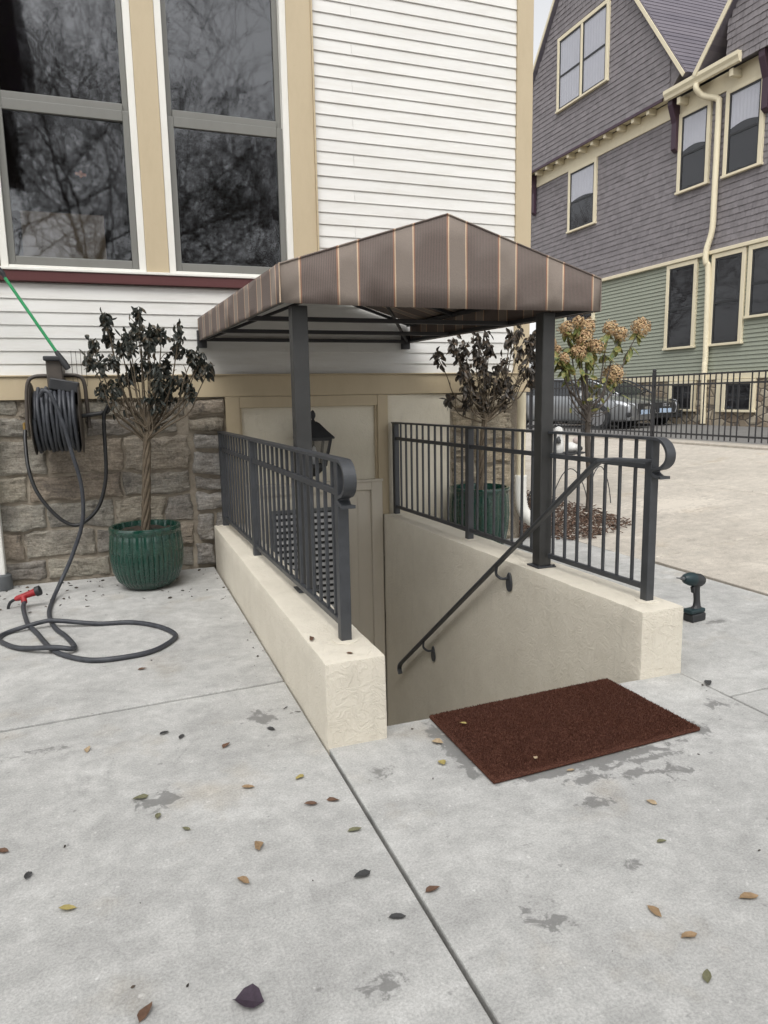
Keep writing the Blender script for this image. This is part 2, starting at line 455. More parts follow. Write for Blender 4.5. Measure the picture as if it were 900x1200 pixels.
def nshingle(name, a, b):
    g = N(name); P = g.pos()
    v = g.n('TexVoronoi'); g.l(g.mapping(P, scale=(.001, 5.2, 5.2)), v.inputs['Vector']); v.inputs['Scale'].default_value = 1
    col = g.mix(g.n('SeparateColor').outputs[0], a, b)
    sc = g.n('SeparateColor'); g.l(v.outputs['Color'], sc.inputs[0])
    col = g.mix(sc.outputs[0], a, b)
    d = g.mr(g.noise(P, 1.2, 6, .7), .4, .75)
    col = g.mix(g.math('MULTIPLY', d, .3), col, tuple(v*1.25 for v in a))
    g.color(col); g.rough(.8); g.bump(g.noise(g.mapping(P, scale=(1, 8, 1)), 14, 4, .7), .3, .01); return g.m
M['purple'] = nshingle('purple_wall_shingles', (.222, .205, .213), (.170, .156, .163))
M['roof'] = nshingle('slate_roof_shingles', (.15, .135, .155), (.11, .10, .12))
M['green'] = paint('sage_clapboard_paint', (.275, .295, .235), .2, .6)
def rubble():
    g = N('neighbour_rubble_stone'); P = g.pos()
    mp = g.mapping(P, scale=(1, 2.6, 4.2))
    v = g.n('TexVoronoi'); g.l(mp, v.inputs['Vector']); v.inputs['Scale'].default_value = 1.1
    e = g.n('TexVoronoi', feature='DISTANCE_TO_EDGE'); g.l(mp, e.inputs['Vector']); e.inputs['Scale'].default_value = 1.1
    sc = g.n('SeparateColor'); g.l(v.outputs['Color'], sc.inputs[0])
    col = g.ramp(sc.outputs[0], [(0, (.20, .15, .11)), (.5, (.30, .25, .18)), (1, (.42, .37, .29))])
    col = g.mix(g.mr(e.outputs['Distance'], .02, .06, 1, 0), col, (.13, .11, .09))
    col = g.mix(.4, col, g.ramp(g.noise(P, 8, 6, .7), [(.3, (.3,)*3), (.7, (.7,)*3)]), 'OVERLAY')
    g.color(col); g.rough(.9); g.bump(g.mr(e.outputs['Distance'], 0, .12), .6, .05); return g.m
M['rubble'] = rubble()
def carpaint(name, c, metal=.6, rough=.3):
    g = N(name); g.color(c); g.rough(rough); g.b.inputs['Metallic'].default_value = metal
    g.b.inputs['Coat Weight'].default_value = .8; g.b.inputs['Coat Roughness'].default_value = .05; return g.m
M['silver'] = carpaint('silver_car_paint', (.27, .28, .29))
M['darkcar'] = carpaint('charcoal_car_paint', (.035, .04, .045))
M['carglass'] = carpaint('car_glass', (.012, .014, .016), 0, .06)
M['tyre'] = simple('tyre_rubber', (.018, .018, .019), (.03, .03, .03), .85, 10, 90, .2)
M['alloy'] = carpaint('alloy_wheel', (.34, .34, .35), .85, .35)
M['lamp'] = carpaint('lamp_lens', (.55, .57, .6), .2, .1)
M['plate'] = simple('number_plate', (.42, .52, .66), (.36, .46, .6), .5, 20, 90, 0)
M['statue'] = simple('white_stone_ornament', (.66, .66, .64), (.5, .5, .49), .8, 14, 90, .3)
M['pinkgrey'] = simple('grey_pink_stone', (.42, .33, .30), (.3, .28, .27), .8, 14, 90, .3)
M['slat'] = simple('pale_grey_slat', (.46, .46, .46), (.38, .38, .38), .5, 10, 90, .1)
M['galv'] = simple('grey_galvanised', (.14, .15, .155), (.10, .105, .11), .5, 10, 90, .1, metal=.3)

# ------------------------------------------------------------------ ground and paving
def sheet(name, xs, ys, skip, dz, mat):
    m = MB()
    for i in range(len(xs)-1):
        for j in range(len(ys)-1):
            if (i, j) in skip: continue
            m.add([(x, y, gz(x)+dz) for x, y in ((xs[i], ys[j]), (xs[i+1], ys[j]), (xs[i+1], ys[j+1]), (xs[i], ys[j+1]))], [(0, 1, 2, 3)])
    return m.build(name, mat, kind='structure')
sheet('ground', [-90, .95, 2.6, 4.4, 10.4, 120], [-90, 3.0, 6.62, 120], {(1, 1)}, -.035, M['earth'])

pave = bpy.data.objects.new('pavement', None); C.objects.link(pave); pave['kind'] = 'structure'
def slab(poly, mat, parent, th=.06):
    """poly: counter-clockwise xy corners; follows the ground slope"""
    me = MB().prism([(x, y, gz(x)-th) for x, y in poly], (0, 0, th))
    return me.build('slab', mat, parent, bevel=.007)
slab([(-6, -5), (.756, -5), (.756, 3.664), (-6, 3.246)], M['concrete'], pave)
slab([(-6, 3.268), (.756, 3.686), (.756, 6.60), (-6, 6.60)], M['concrete'], pave)
slab([(.770, -5), (2.705, -5), (2.772, 2.955), (.770, 2.955)], M['concrete'], pave)
slab([(2.718, -5), (4.47, -5), (4.45, 2.66), (2.781, 2.60)], M['concrete'], pave)
slab([(2.782, 2.612), (4.45, 2.672), (4.39, 6.60), (2.70, 6.60)], M['concrete'], pave)
drive = bpy.data.objects.new('driveway', None); C.objects.link(drive); drive['kind'] = 'structure'
for (x0, x1, ya, yb) in [(4.475, 7.39, -6, 5.2), (4.41, 7.39, 5.212, 9.6), (7.402, 10.4, -6, 4.3), (7.402, 10.4, 4.312, 9.0), (7.402, 10.4, 9.012, 14.2), (4.41, 7.39, 9.612, 14.6), (4.41, 7.39, 14.612, 26), (7.402, 10.4, 14.212, 26)]:
    slab([(x0, ya), (x1, ya), (x1, yb), (x0, yb)], M['drive'], drive)
MB().box(10.41, 10.95, -6, 28, .40, .545).build('kerb', M['drive'], None, bevel=.015, kind='structure')
MB().box(10.96, 30, -6, 40, .42, .505).build('parking_lot', M['lot'], None, kind='structure')

# ------------------------------------------------------------------ stairwell: steps, parapets
st = thing('concrete_stairs', 'concrete steps going down between the two cream walls to the basement door', 'stairs')
for k in range(10):
    y0 = 2.962+.285*k; zt = -.185*(k+1)
    MB().box(1.047, 2.50-.0025*k*2.6, y0, y0+(.285 if k < 9 else 1.05), zt-.35, zt).build('step', M['concrete'], st, bevel=.008)
MB().box(.80, 2.60, 2.90, 2.958, -2.4, -.062).build('top_riser', M['concrete'], st)

def dwall(name, base, top, z0, z1, mat, label, cell=.07):
    """masonry wall between plan corners, worked over so the arrises wander like hand-floated stucco"""
    (ax, ay), (bx, by), (cx, cy), (dx, dy) = base
    bm = bmesh.new()
    vs = [bm.verts.new((x, y, z0)) for x, y in base]+[bm.verts.new((x, y, z1)) for x, y in base]
    for f in ((3,2,1,0),(4,5,6,7),(0,1,5,4),(1,2,6,5),(2,3,7,6),(3,0,4,7)): bm.faces.new([vs[i] for i in f])
    bmesh.ops.bevel(bm, geom=[e for e in bm.edges], offset=.014, segments=2, affect='EDGES', profile=.6)
    for it in range(6):
        long = [e for e in bm.edges if e.calc_length() > cell*1.6]
        if not long: break
        bmesh.ops.subdivide_edges(bm, edges=long, cuts=1, use_grid_fill=True)
    bmesh.ops.triangulate(bm, faces=[f for f in bm.faces if len(f.verts) > 4])
    for v in bm.verts:
        n1 = mnoise.noise_vector(v.co*3.1)*.0025+mnoise.noise_vector(v.co*14)*.0028
        v.co += n1
    bmesh.ops.recalc_face_normals(bm, faces=bm.faces)
    me = bpy.data.meshes.new(name); bm.to_mesh(me); bm.free()
    for p in me.polygons: p.use_smooth = True
    me.set_sharp_from_angle(angle=R(50))
    o = link(name, me, mat); tag(o, label, 'wall'); return o
dwall('parapet_wall', [(.762, 2.838), (1.040, 2.838), (1.045, 6.60), (.772, 6.60)], 0, -2.2, .385, M['stucco'],
      'low cream stucco wall on the left of the stairs, nearest the green pot with bare trunk')
rp = dwall('parapet_wall', [(2.508, 2.945), (2.785, 2.945), (2.695, 6.60), (2.412, 6.60)], 0, -2.4, .372, M['stucco'],
      'low cream stucco wall on the right of the stairs, beside the cordless drill')

# ------------------------------------------------------------------ the white house
H = thing('white_house', 'white clapboard house with tan trim above the stairs and stone foundation', 'house')
WY = 6.62
# back-up body so that nothing is hollow
wall = MB()
for (x0, x1, z0, z1) in [(-5, -.78, 2.40, 7.2), (-.78, 1.64, 2.40, 2.56), (-.78, 1.64, 5.75, 7.2), (1.64, 4.0, 2.40, 7.2), (-5, 4.0, 1.5, 2.40), (.3, .56, 2.56, 5.75)]:
    wall.box(x0, x1, WY+.03, WY+.2, z0, z1)
wall.box(3.85, 4.02, WY+.2, 14, 1.5, 7.2)
W = wall.build('wall', M['clap'], H)
# interior: dark room behind the windows
rm = MB(); rm.box(-1.6, 2.6, 10.2, 10.25, 2.2, 6); rm.box(-1.65, -1.6, WY+.2, 10.2, 2.2, 6); rm.box(2.6, 2.65, WY+.2, 10.2, 2.2, 6); rm.box(-1.6, 2.6, WY+.2, 10.2, 2.15, 2.2); rm.box(-1.6, 2.6, WY+.2, 10.2, 5.9, 5.95)
rm.build('room', M['dark'], H)
# clapboards: each a tapered board
def clap(x0, x1, z, h=.104, parent=W):
    t = random.uniform(-.0012, .0012); j = random.uniform(-.0008, .0008)
    m = MB(); o = .012
    m.add([(x0, WY-.001-.008+t, z), (x1, WY-.001-.008+j, z), (x1, WY+.03, z), (x0, WY+.03, z),
           (x0, WY+.003, z+h+o), (x1, WY+.003, z+h+o), (x1, WY+.03, z+h+o), (x0, WY+.03, z+h+o)],
          [(0,3,2,1),(4,5,6,7),(0,1,5,4),(1,2,6,5),(2,3,7,6),(3,0,4,7)])
    return m.build('clapboard', M['clap'], parent)
z = 1.722; k = 0
while z < 2.44:
    cut = [1.1, -.2, 2.1, .5, 1.7, -.6, 2.6, .9][k % 8]
    clap(-5, cut-.0006, z); clap(cut+.0006, 3.872, z); z += .1035; k += 1
zt = z
while z < 6.9:
    cut = 2.20 if k % 1 == 0 else 0
    if k % 3 == 0: clap(1.832, 2.198, z); clap(2.2, 3.872, z)
    else: clap(1.832, 3.872, z)
    z += .1035; k += 1
z = zt
while z < 6.9:
    clap(-5, -1.04, z); z += .1035
# trim
def hb(name, x0, x1, y0, y1, z0, z1, mat, parent=H, bevel=.004): return MB().box(x0, x1, y0, y1, z0, z1).build(name, M[mat], parent, bevel=bevel)
hb('corner_board', 3.874, 4.045, WY-.032, WY+.10, 1.535, 7.2, 'tan')
MB().box(4.022, 4.047, WY+.10, WY+.25, 1.535, 7.2).build('corner_board', M['tan'], H)
hb('water_table', -5, 4.05, WY-.045, WY+.03, 1.535, 1.720, 'tan')
hb('drip_cap', -5, 4.055, WY-.062, WY+.02, 1.7205, 1.734, 'tan')
sidec = MB(); z = 1.722
while z < 7.0:
    sidec.add([(4.021+.018, WY+.25, z), (4.021+.018, 14, z), (4.018, 14, z), (4.018, WY+.25, z), (4.024, WY+.25, z+.116), (4.024, 14, z+.116), (4.018, 14, z+.116), (4.018, WY+.25, z+.116)],
              [(0,1,2,3),(4,7,6,5),(0,4,5,1),(1,5,6,2),(2,6,7,3),(3,7,4,0)]); z += .1035
sidec.build('side_clapboards', M['clap'], H, kind='stuff')
MB().box(3.6, 4.0, WY+.06, 14, -.1, 1.53).build('side_foundation', M['mortar'], H)
# windows
hb('window_casing', -1.035, -.765, WY-.03, WY+.05, 2.578, 6.0, 'tan')
hb('window_casing', .338, .522, WY-.03, WY+.05, 2.578, 6.0, 'tan')
hb('window_casing', 1.607, 1.826, WY-.03, WY+.05, 2.578, 6.0, 'tan')
hb('window_casing', -1.035, 1.826, WY-.03, WY+.05, 6.002, 6.25, 'tan')
hb('backband', 1.8265, 1.842, WY-.044, WY+.03, 2.56, 6.25, 'tan', bevel=.003)
hb('sill', -1.06, 1.845, WY-.062, WY+.06, 2.555, 2.577, 'white')
hb('maroon_apron', -1.05, 1.838, WY-.05, WY+.03, 2.474, 2.5545, 'maroon')
def dh_window(x0, x1, tilt_up, tilt_lo, bead):
    z0, zm0, zm1, z1 = 2.578, 3.765, 3.875, 6.0
    w = MB()
    for a, b in ((x0-bead, x0), (x1, x1+bead)): w.box(a, b, WY-.022, WY+.08, z0, z1)
    w.box(x0, x1, WY-.02, WY+.08, z0, z0+.022)
    W_ = w.build('window', M['white'], H, bevel=.003)
    s = MB(); ly = WY+.012
    s.box(x0+.001, x0+.052, ly, ly+.04, z0+.023, zm1-.03); s.box(x1-.052, x1-.001, ly, ly+.04, z0+.023, zm1-.03)
    s.box(x0+.053, x1-.053, ly, ly+.04, z0+.023, z0+.095); s.box(x0+.053, x1-.053, ly, ly+.04, zm0, zm1-.03)
    s.build('lower_sash', M['sash'], W_, bevel=.004)
    uy = WY+.046
    s = MB(); s.box(x0+.001, x0+.046, uy+.008, uy+.05, zm1-.028, z1); s.box(x1-.046, x1-.001, uy+.008, uy+.05, zm1-.028, z1); s.box(x0+.047, x1-.047, uy-.015, uy+.05, zm1-.028, zm1+.03)
    s.build('upper_sash', M['sash'], W_, bevel=.004)
    def pane(a, b, c, d, y, tilt):
        cx, cz = (a+b)/2, (c+d)/2
        m = MB().box(a-cx, b-cx, -.002, .002, c-cz, d-cz).build('pane', M['glass'], W_)
        m.location = (cx, y, cz); m.rotation_euler = (R(tilt[0]), 0, R(tilt[1])); return m
    pane(x0+.05, x1-.05, z0+.09, zm0+.004, ly+.024, tilt_lo)
    pane(x0+.045, x1-.045, zm1+.02, z1, uy+.034, tilt_up)
    return W_
dh_window(-.705, .282, (0, 0), (-.3, 1.0), .055)
dh_window(.578, 1.552, (-.25, .3), (.3, .2), .055)
# things inside the left window, seen through the glass
tag(MB().box(-.60, .03, 6.72, 6.74, 2.62, 3.04).build('cardboard_sheet', M['card'], bevel=.004), 'brown card propped inside the lower left window pane', 'card')
orn = MB(); orn.bar((-.165, 6.74, 3.36), (-.08, 6.74, 3.352), .02, .022); orn.bar((-.122, 6.74, 3.33), (-.122, 6.74, 3.385), .018, .02)
tag(orn.build('window_ornament', M['amber'], bevel=.003), 'tiny orange cross shaped ornament hanging inside the lower left window', 'ornament')

# foundation -------------------------------------------------------
F = MB()
F.box(-5, .93, WY+.001, WY+.3, -.1, 1.533)
F.box(3.14, 3.87, WY+.001, WY+.3, -.1, 1.533)
FO = F.build('foundation', M['mortar'], H)
def rough_stone(x0, x1, z0, z1, mat, proud=.03, amp=.022, name='stone'):
    nx, nz = max(7, int((x1-x0)/.016)), max(5, int((z1-z0)/.016))
    V = []; Fc = []; sx, sz = x1-x0, z1-z0; off = Vector((random.random()*40, random.random()*40, 0))
    for j in range(nz+1):
        for i in range(nx+1):
            u, v = i/nx, j/nz
            x = x0+u*sx; zz = z0+v*sz
            e = min(u*sx, (1-u)*sx, v*sz, (1-v)*sz)
            q = Vector((x*6, zz*6, 0))+off
            w0 = Vector((x*4.2, zz*4.2, 3))
            wx = mnoise.noise(w0)*.035+mnoise.noise(w0*3)*.014+mnoise.noise(w0*9)*.006; wz = mnoise.noise(w0+Vector((9, 9, 9)))*.035+mnoise.noise(w0*3+Vector((5, 5, 5)))*.014+mnoise.noise(w0*9+Vector((2, 2, 2)))*.006
            rel = mnoise.fractal(q*.9, .75, 2.2, 6)*amp*.8+(1-2*abs(mnoise.noise(Vector((q.x*1.3, q.y*4.5, 2)))))*amp*.35
            edge = min(1, e/.022)
            y = WY+.012-(proud+.016+rel)*edge**.8 if edge > 0 else WY+.03
            V.append((x+wx, y, zz+wz))
    for j in range(nz):
        for i in range(nx):
            a = j*(nx+1)+i; Fc.append((a, a+1, a+nx+2, a+nx+1))
    me = rawmesh(name, V, Fc)
    for p in me.polygons: p.use_smooth = True
    me.set_sharp_from_angle(angle=R(38))
    return link(name, me, mat, FO)
courses = [  # z0, z1, splits
    (.02, .20, [-1.75, -1.15, -.62, -.12, .33, .58]),
    (.215, .44, [-1.75, -.98, -.80, -.22, .25, .60]),
    (.455, .68, [-1.75, -1.2, -.60, -.06, .36, .60]),
    (.695, .90, [-1.75, -1.0, -.72, .03, .60]),
    (.915, 1.21, [-1.75, -1.3, -.55, .05, .60]),
    (1.225, 1.375, [-1.75, -1.0, -.66, -.25, .18, .52]),
    (1.39, 1.525, [-1.75, -1.22, -.74, -.38, .06, .38, .60])]
for z0, z1, sp in courses:
    for a, b in zip(sp[:-1], sp[1:]):
        rough_stone(a+.001, b-.001, z0-.004, z1+.004, M['stone'], random.uniform(.012, .026), .026)
for z0, z1, a, b in [(.02, .23, .60, .78), (.25, .50, .625, .79), (.25, .5, .80, .90), (.52, .69, .62, .905), (.71, .83, .63, .90), (.85, 1.05, .62, .90), (1.07, 1.22, .64, .90), (1.24, 1.36, .60, .915), (1.375, 1.525, .61, .925)]:
    rough_stone(a, b, z0, z1, M['stone_grey'] if z1 < 1.3 else M['stone'], .045, .03)
for z0, z1, a, b in [(.02, .3, 3.16, 3.44), (.02, .26, 3.46, 3.85), (.28, .52, 3.46, 3.84), (.32, .60, 3.16, 3.44), (.54, .80, 3.46, 3.85), (.62, .86, 3.16, 3.44), (.82, 1.02, 3.40, 3.84), (.88, 1.12, 3.17, 3.38), (1.04, 1.33, 3.40, 3.85), (1.14, 1.36, 3.17, 3.38), (1.375, 1.525, 3.2, 3.52), (1.35, 1.52, 3.54, 3.85)]:
    rough_stone(a, b, z0, z1, M['stone_warm'], .045, .035)
# entry surround below the water table
hb('plaster_wall', 2.473, 3.148, WY-.02, WY+.3, -.1, 1.533, 'plaster', bevel=.01)
hb('surround_board', .928, 1.052, WY-.05, WY+.02, .386, 1.533, 'tan')
hb('surround_board', 2.366, 2.472, WY-.05, WY+.02, .374, 1.533, 'tan')
hb('surround_board', 1.053, 2.365, WY-.046, WY+.02, 1.432, 1.533, 'tan')
hb('inner_bead', 1.0525, 1.072, WY-.03, WY+.02, .40, 1.431, 'tan', bevel=.003)
hb('inner_bead', 2.345, 2.3655, WY-.03, WY+.02, .71, 1.431, 'tan', bevel=.003)
hb('entry_panel', 1.04, 2.42, WY-.004, WY+.2, -2.2, 1.533, 'plaster', bevel=None)
# basement door
D = MB().box(1.16, 2.285, WY-.03, WY-.006, -1.86, .62).build('basement_door', M['door'], H, bevel=.004)
m = MB(); m.box(1.22, 2.14, WY-.042, WY-.031, -1.80, .57)
m.build('door_leaf', M['door'], D, bevel=.004)
hb('door_trim', 2.2865, 2.398, WY-.055, WY-.005, -1.86, .70, 'door', D)
hb('door_trim', 1.062, 1.1585, WY-.055, WY-.005, -1.86, .70, 'door', D)
hb('door_trim', 1.159, 2.286, WY-.053, WY-.005, .622, .70, 'door', D)
hb('cap_mould', 1.05, 2.405, WY-.066, WY-.005, .7005, .725, 'door', D)

# louvered grille in front of the door
lv = thing('louvered_grille', 'dark grey louvered grille panel beside the basement door, behind the left railing', 'grille')
fr = MB(); fr.bar((1.29, 6.50, -.62), (1.29, 6.50, .49), .03, .03, (0, 1, 0)); fr.bar((1.94, 6.50, -.62), (1.94, 6.50, .49), .03, .03, (0, 1, 0)); fr.bar((1.306, 6.50, .475), (1.924, 6.50, .475), .03, .03); fr.bar((1.306, 6.50, -.60), (1.924, 6.50, -.60), .03, .03)
fr.build('frame', M['galv'], lv, bevel=.003)
MB().box(1.307, 1.923, 6.535, 6.545, -.58, .458).build('dark_gap_sheet', M['black'], lv)  # black sheet added so the gaps between slats look shaded
for k in range(17):
    zz = .43-.06*k
    MB().prism([(1.306, 6.482, zz-.014), (1.306, 6.488, zz-.018), (1.306, 6.512, zz+.010), (1.306, 6.506, zz+.014)], (.618, 0, 0)).build('slat', M['slat'], lv)

# wall lantern
LN = thing('wall_lantern', 'black carriage lantern on the plaster panel above the basement door', 'lantern')
lx, ly = 1.685, 6.42
def sq(r, z):
    r *= .88
    return [(lx-r, ly-r, z), (lx+r, ly-r, z), (lx+r, ly+r, z), (lx-r, ly+r, z)]
def loft4(m, secs):
    V = [p for r, z in secs for p in sq(r, z)]; k = len(secs)
    f = [(i*4+j, i*4+(j+1) % 4, (i+1)*4+(j+1) % 4, (i+1)*4+j) for i in range(k-1) for j in range(4)]+[(3,2,1,0), tuple((k-1)*4+j for j in range(4))]
    return m.add(V, f)
loft4(MB(), [(.175, 1.145), (.178, 1.160), (.12, 1.215), (.055, 1.285), (.03, 1.30)]).build('cap', M['black'], LN)
MB().lathe([(.001, 1.30), (.022, 1.30), (.012, 1.32), (.026, 1.345), (.026, 1.37), (.012, 1.395), (.001, 1.405)], (lx, ly, 0), 12).build('finial', M['black'], LN, smooth=40)
lf = MB()
for sx in (-1, 1):
    for sy in (-1, 1): lf.bar((lx+sx*.1276, ly+sy*.1276, 1.144), (lx+sx*.0836, ly+sy*.0836, .90), .02, .02)
for r, zz in ((.145, 1.138), (.097, .905)):
    q = sq(r, zz)
    for i in range(4): lf.bar(q[i], q[(i+1) % 4], .018, .018)
lf.build('cage', M['black'], LN)
loft4(MB(), [(.02, .80), (.05, .835), (.10, .885), (.10, .90)]).build('base', M['black'], LN)
loft4(MB(), [(.088, .915), (.133, 1.13)]).build('glass', M['glass'], LN)
MB().lathe([(.03, .905), (.03, 1.0), (.018, 1.06), (.001, 1.08)], (lx, ly, 0), 12).build('candle', M['curtain'], LN, smooth=40)
m = MB(); m.box(lx-.05, lx+.05, 6.585, 6.614, .95, 1.2); m.tube(spline([(lx, 6.59, 1.1), (lx, 6.60, .86), (lx, 6.52, .80), (lx, ly, .82)]), .014, 8)
m.build('bracket', M['black'], LN)

# ------------------------------------------------------------------ canopy
CA = thing('awning_canopy', 'brown striped gabled canopy on dark posts over the basement stairs', 'canopy')
def cx(t, y): # left/right eave x at depth y
    u = (y-3.88)/(6.60-3.88)
    return lerp(.862, .735, u) if t == 0 else lerp(2.885, 2.715, u)
yf, yb = 3.88, 6.585; zb, ze, za, xa = 2.008, 2.205, 2.513, 1.835
xab = 1.72
def panel(name, pts, d, mat, cuts=14, amp=.006):
    bm = bmesh.new(); vs = [bm.verts.new(p) for p in pts]; bm.faces.new(vs)
    for it in range(7):
        L = [e for e in bm.edges if e.calc_length() > .2]
        if not L: break
        bmesh.ops.triangulate(bm, faces=bm.faces[:])
        L = [e for e in bm.edges if e.calc_length() > .2]
        bmesh.ops.subdivide_edges(bm, edges=L, cuts=1)
    bmesh.ops.triangulate(bm, faces=bm.faces[:])
    nn = Vector(d).normalized()
    be = {v for e in bm.edges if e.is_boundary for v in e.verts}
    for v in bm.verts:
        if v not in be: v.co += nn*mnoise.noise(v.co*2.2)*amp
    me = bpy.data.meshes.new(name); bm.to_mesh(me); bm.free()
    for p in me.polygons: p.use_smooth = True
    o = link(name, me, mat, CA)
    s = o.modifiers.new('solid', 'SOLIDIFY'); s.thickness = .006; s.offset = 0
    return o
panel('front_panel', [(cx(0, yf), yf, zb), (1.40, yf, zb-.006), (2.2, yf, zb-.006), (cx(1, yf), yf, zb+.003), (cx(1, yf), yf, ze), (xa, yf, za), (cx(0, yf), yf, ze)], (0, 1, 0), M['fab_x'])
for t in (0, 1):
    xo = -.003 if t == 0 else .003
    panel('side_valance', [(cx(t, yf)+xo, yf, zb), (cx(t, yb)+xo, yb, zb+.01), (cx(t, yb)+xo, yb, ze), (cx(t, yf)+xo, yf, ze)], (1, 0, 0), M['fab_y'])
    panel('roof_panel', [(cx(t, yf), yf+.004, ze+.003), (cx(t, yb), yb, ze+.003), (xab, yb, za+.003), (xa, yf+.004, za+.003)], (0, 0, 1), M['fab_y'], amp=.012)
pip = MB()
pip.tube([(cx(0, yf), yf-.004, zb), (cx(0, yf), yf-.004, ze), (xa, yf-.004, za+.004), (cx(1, yf), yf-.004, ze), (cx(1, yf), yf-.004, zb)], .005, 6)
pip.build('piping', M['fab_x'], CA)
def ftube(a, b, s=.03): MB().bar(a, b, s, s).build('frame_tube', M['iron2'], CA, bevel=.003)
for t in (0, 1):
    q = .022 if t == 0 else -.022
    ftube((cx(t, yf)+q, yf+.03, zb+.02), (cx(t, yb)+q, yb, zb+.03)); ftube((cx(t, yf)+q, yf+.03, ze-.02), (cx(t, yb)+q, yb, ze-.02))
    for y in (yf+.02, 4.8, 5.7, yb-.03):
        u = (y-yf)/(yb-yf)
        ftube((cx(t, y)+q*1.8, y, ze-.015), (lerp(xa, xab, u), y, za-.02), .026)
for y in (yf+.022, 4.85, 5.75, yb-.02): ftube((cx(0, y)+.04, y, zb+.022), (cx(1, y)-.04, y, zb+.022), .03)
ftube((xa, yf+.04, za-.025), (xab, yb, za-.025), .028)
ftube((cx(0, yb)+.05, yb-.05, zb+.02), (xa, 5.2, za-.12), .022); ftube((cx(1, yb)-.05, yb-.05, zb+.02), (xa, 5.2, za-.12), .022)
for x in (cx(0, yb)+.02, cx(1, yb)-.05): MB().box(x-.04, x+.04, yb-.03, 6.598, zb-.05, zb+.10).build('wall_bracket', M['iron2'], CA, bevel=.004)
for px, py, zt0 in ((1.0, 4.06, .386), (2.60, 4.05, .373)):
    p = MB().box(px-.045, px+.045, py-.045, py+.045, zt0+.009, zb+.006).build('post', M['postp'], CA, bevel=.006)
    MB().box(px-.07, px+.07, py-.07, py+.07, zt0+.001, zt0+.0095).build('base_plate', M['iron'], p, bevel=.003)
    for sx in (-.058, .058): MB().lathe([(.009, 0), (.009, .008), (.001, .009)], (px+sx, py-.056, zt0+.0095), 6).build('bolt', M['iron'], p)

# ------------------------------------------------------------------ railings
def railing(label, a, b, zp, posts, zt, side):
    """a near end, b far end (x, y); flat top bar with a scrolled near end"""
    g = thing('iron_railing', label, 'railing')
    A, B = Vector((*a, 0)), Vector((*b, 0)); d = (B-A); L = d.length; d.normalize(); sd = Vector((d.y, -d.x, 0))
    def P(t, z): p = A+d*t; return (p.x, p.y, z)
    path = [P(L, zt), P(0.02, zt)]
    arc = [P(.01-.055*0, zt)]
    # scroll: forward over the post, down and back, ending in a flared lip
    sc = [(-.02, zt), (-.075, zt-.004), (-.13, zt-.03), (-.165, zt-.08), (-.160, zt-.135), (-.115, zt-.175), (-.06, zt-.19), (-.028, zt-.20), (-.035, zt-.222), (-.075, zt-.238), (-.125, zt-.24)]
    pts = [P(L, zt), P(L*.5, zt), P(.05, zt)]+spline([P(-.02+(t+.02)*.74, zt+(z-zt)*.84) for t, z in sc], 5)
    ws = [.058]*len(pts)
    for i in range(1, 9): ws[-i] = .058-.003*(9-i)
    for i in range(1, 5): ws[-i] = .05+.005*(5-i)
    MB().strip(pts, ws, .015, sd).build('top_bar', M['iron'], g, bevel=.002)
    zr, zl = zt-.150, zp+.075
    ends = [0]+posts[1:-1]+[posts[-1]]
    for t in posts:
        w = .052
        p = A+d*t
        m = MB(); q = [p+d*(i*w/2)+sd*(j*w/2) for i, j in ((-1,-1),(1,-1),(1,1),(-1,1))]
        m.prism([(v.x, v.y, zp) for v in q], (0, 0, zt-.006-zp))
        po = m.build('post', M['iron'], g, bevel=.004)
        MB().lathe([(.062, zp), (.060, zp+.004), (.04, zp+.006)], (p.x, p.y, 0), 20).build('grout_ring', M['stucco'], po)
    for t0, t1 in zip(posts[:-1], posts[1:]):
        for zz, h in ((zr, .03), (zl, .03)): MB().bar(P(t0+.027, zz), P(t1-.027, zz), .026, h).build('rail', M['iron'], g, bevel=.003)
        n = round((t1-t0)/.1225)
        for k in range(1, n):
            t = lerp(t0, t1, k/n)
            MB().bar(P(t, zl+.0155), P(t, zr-.0155), .0165, .0165, tuple(d)).build('baluster', M['iron'], g, bevel=.002, seg=1)
            MB().bar(P(t, zr+.0155), P(t, zt-.0055), .0165, .0165, tuple(d)).build('baluster_top', M['iron'], g, bevel=.002, seg=1)
    return g
railing('black iron railing on the left cream wall beside the stone foundation', (.935, 3.105), (.870, 6.545), .386, [0, 2.02, 3.41], 1.228, 0)
railing('black iron railing on the right cream wall in front of the driveway', (2.672, 3.11), (2.525, 6.555), .373, [0, 1.97, 3.41], 1.262, 1)
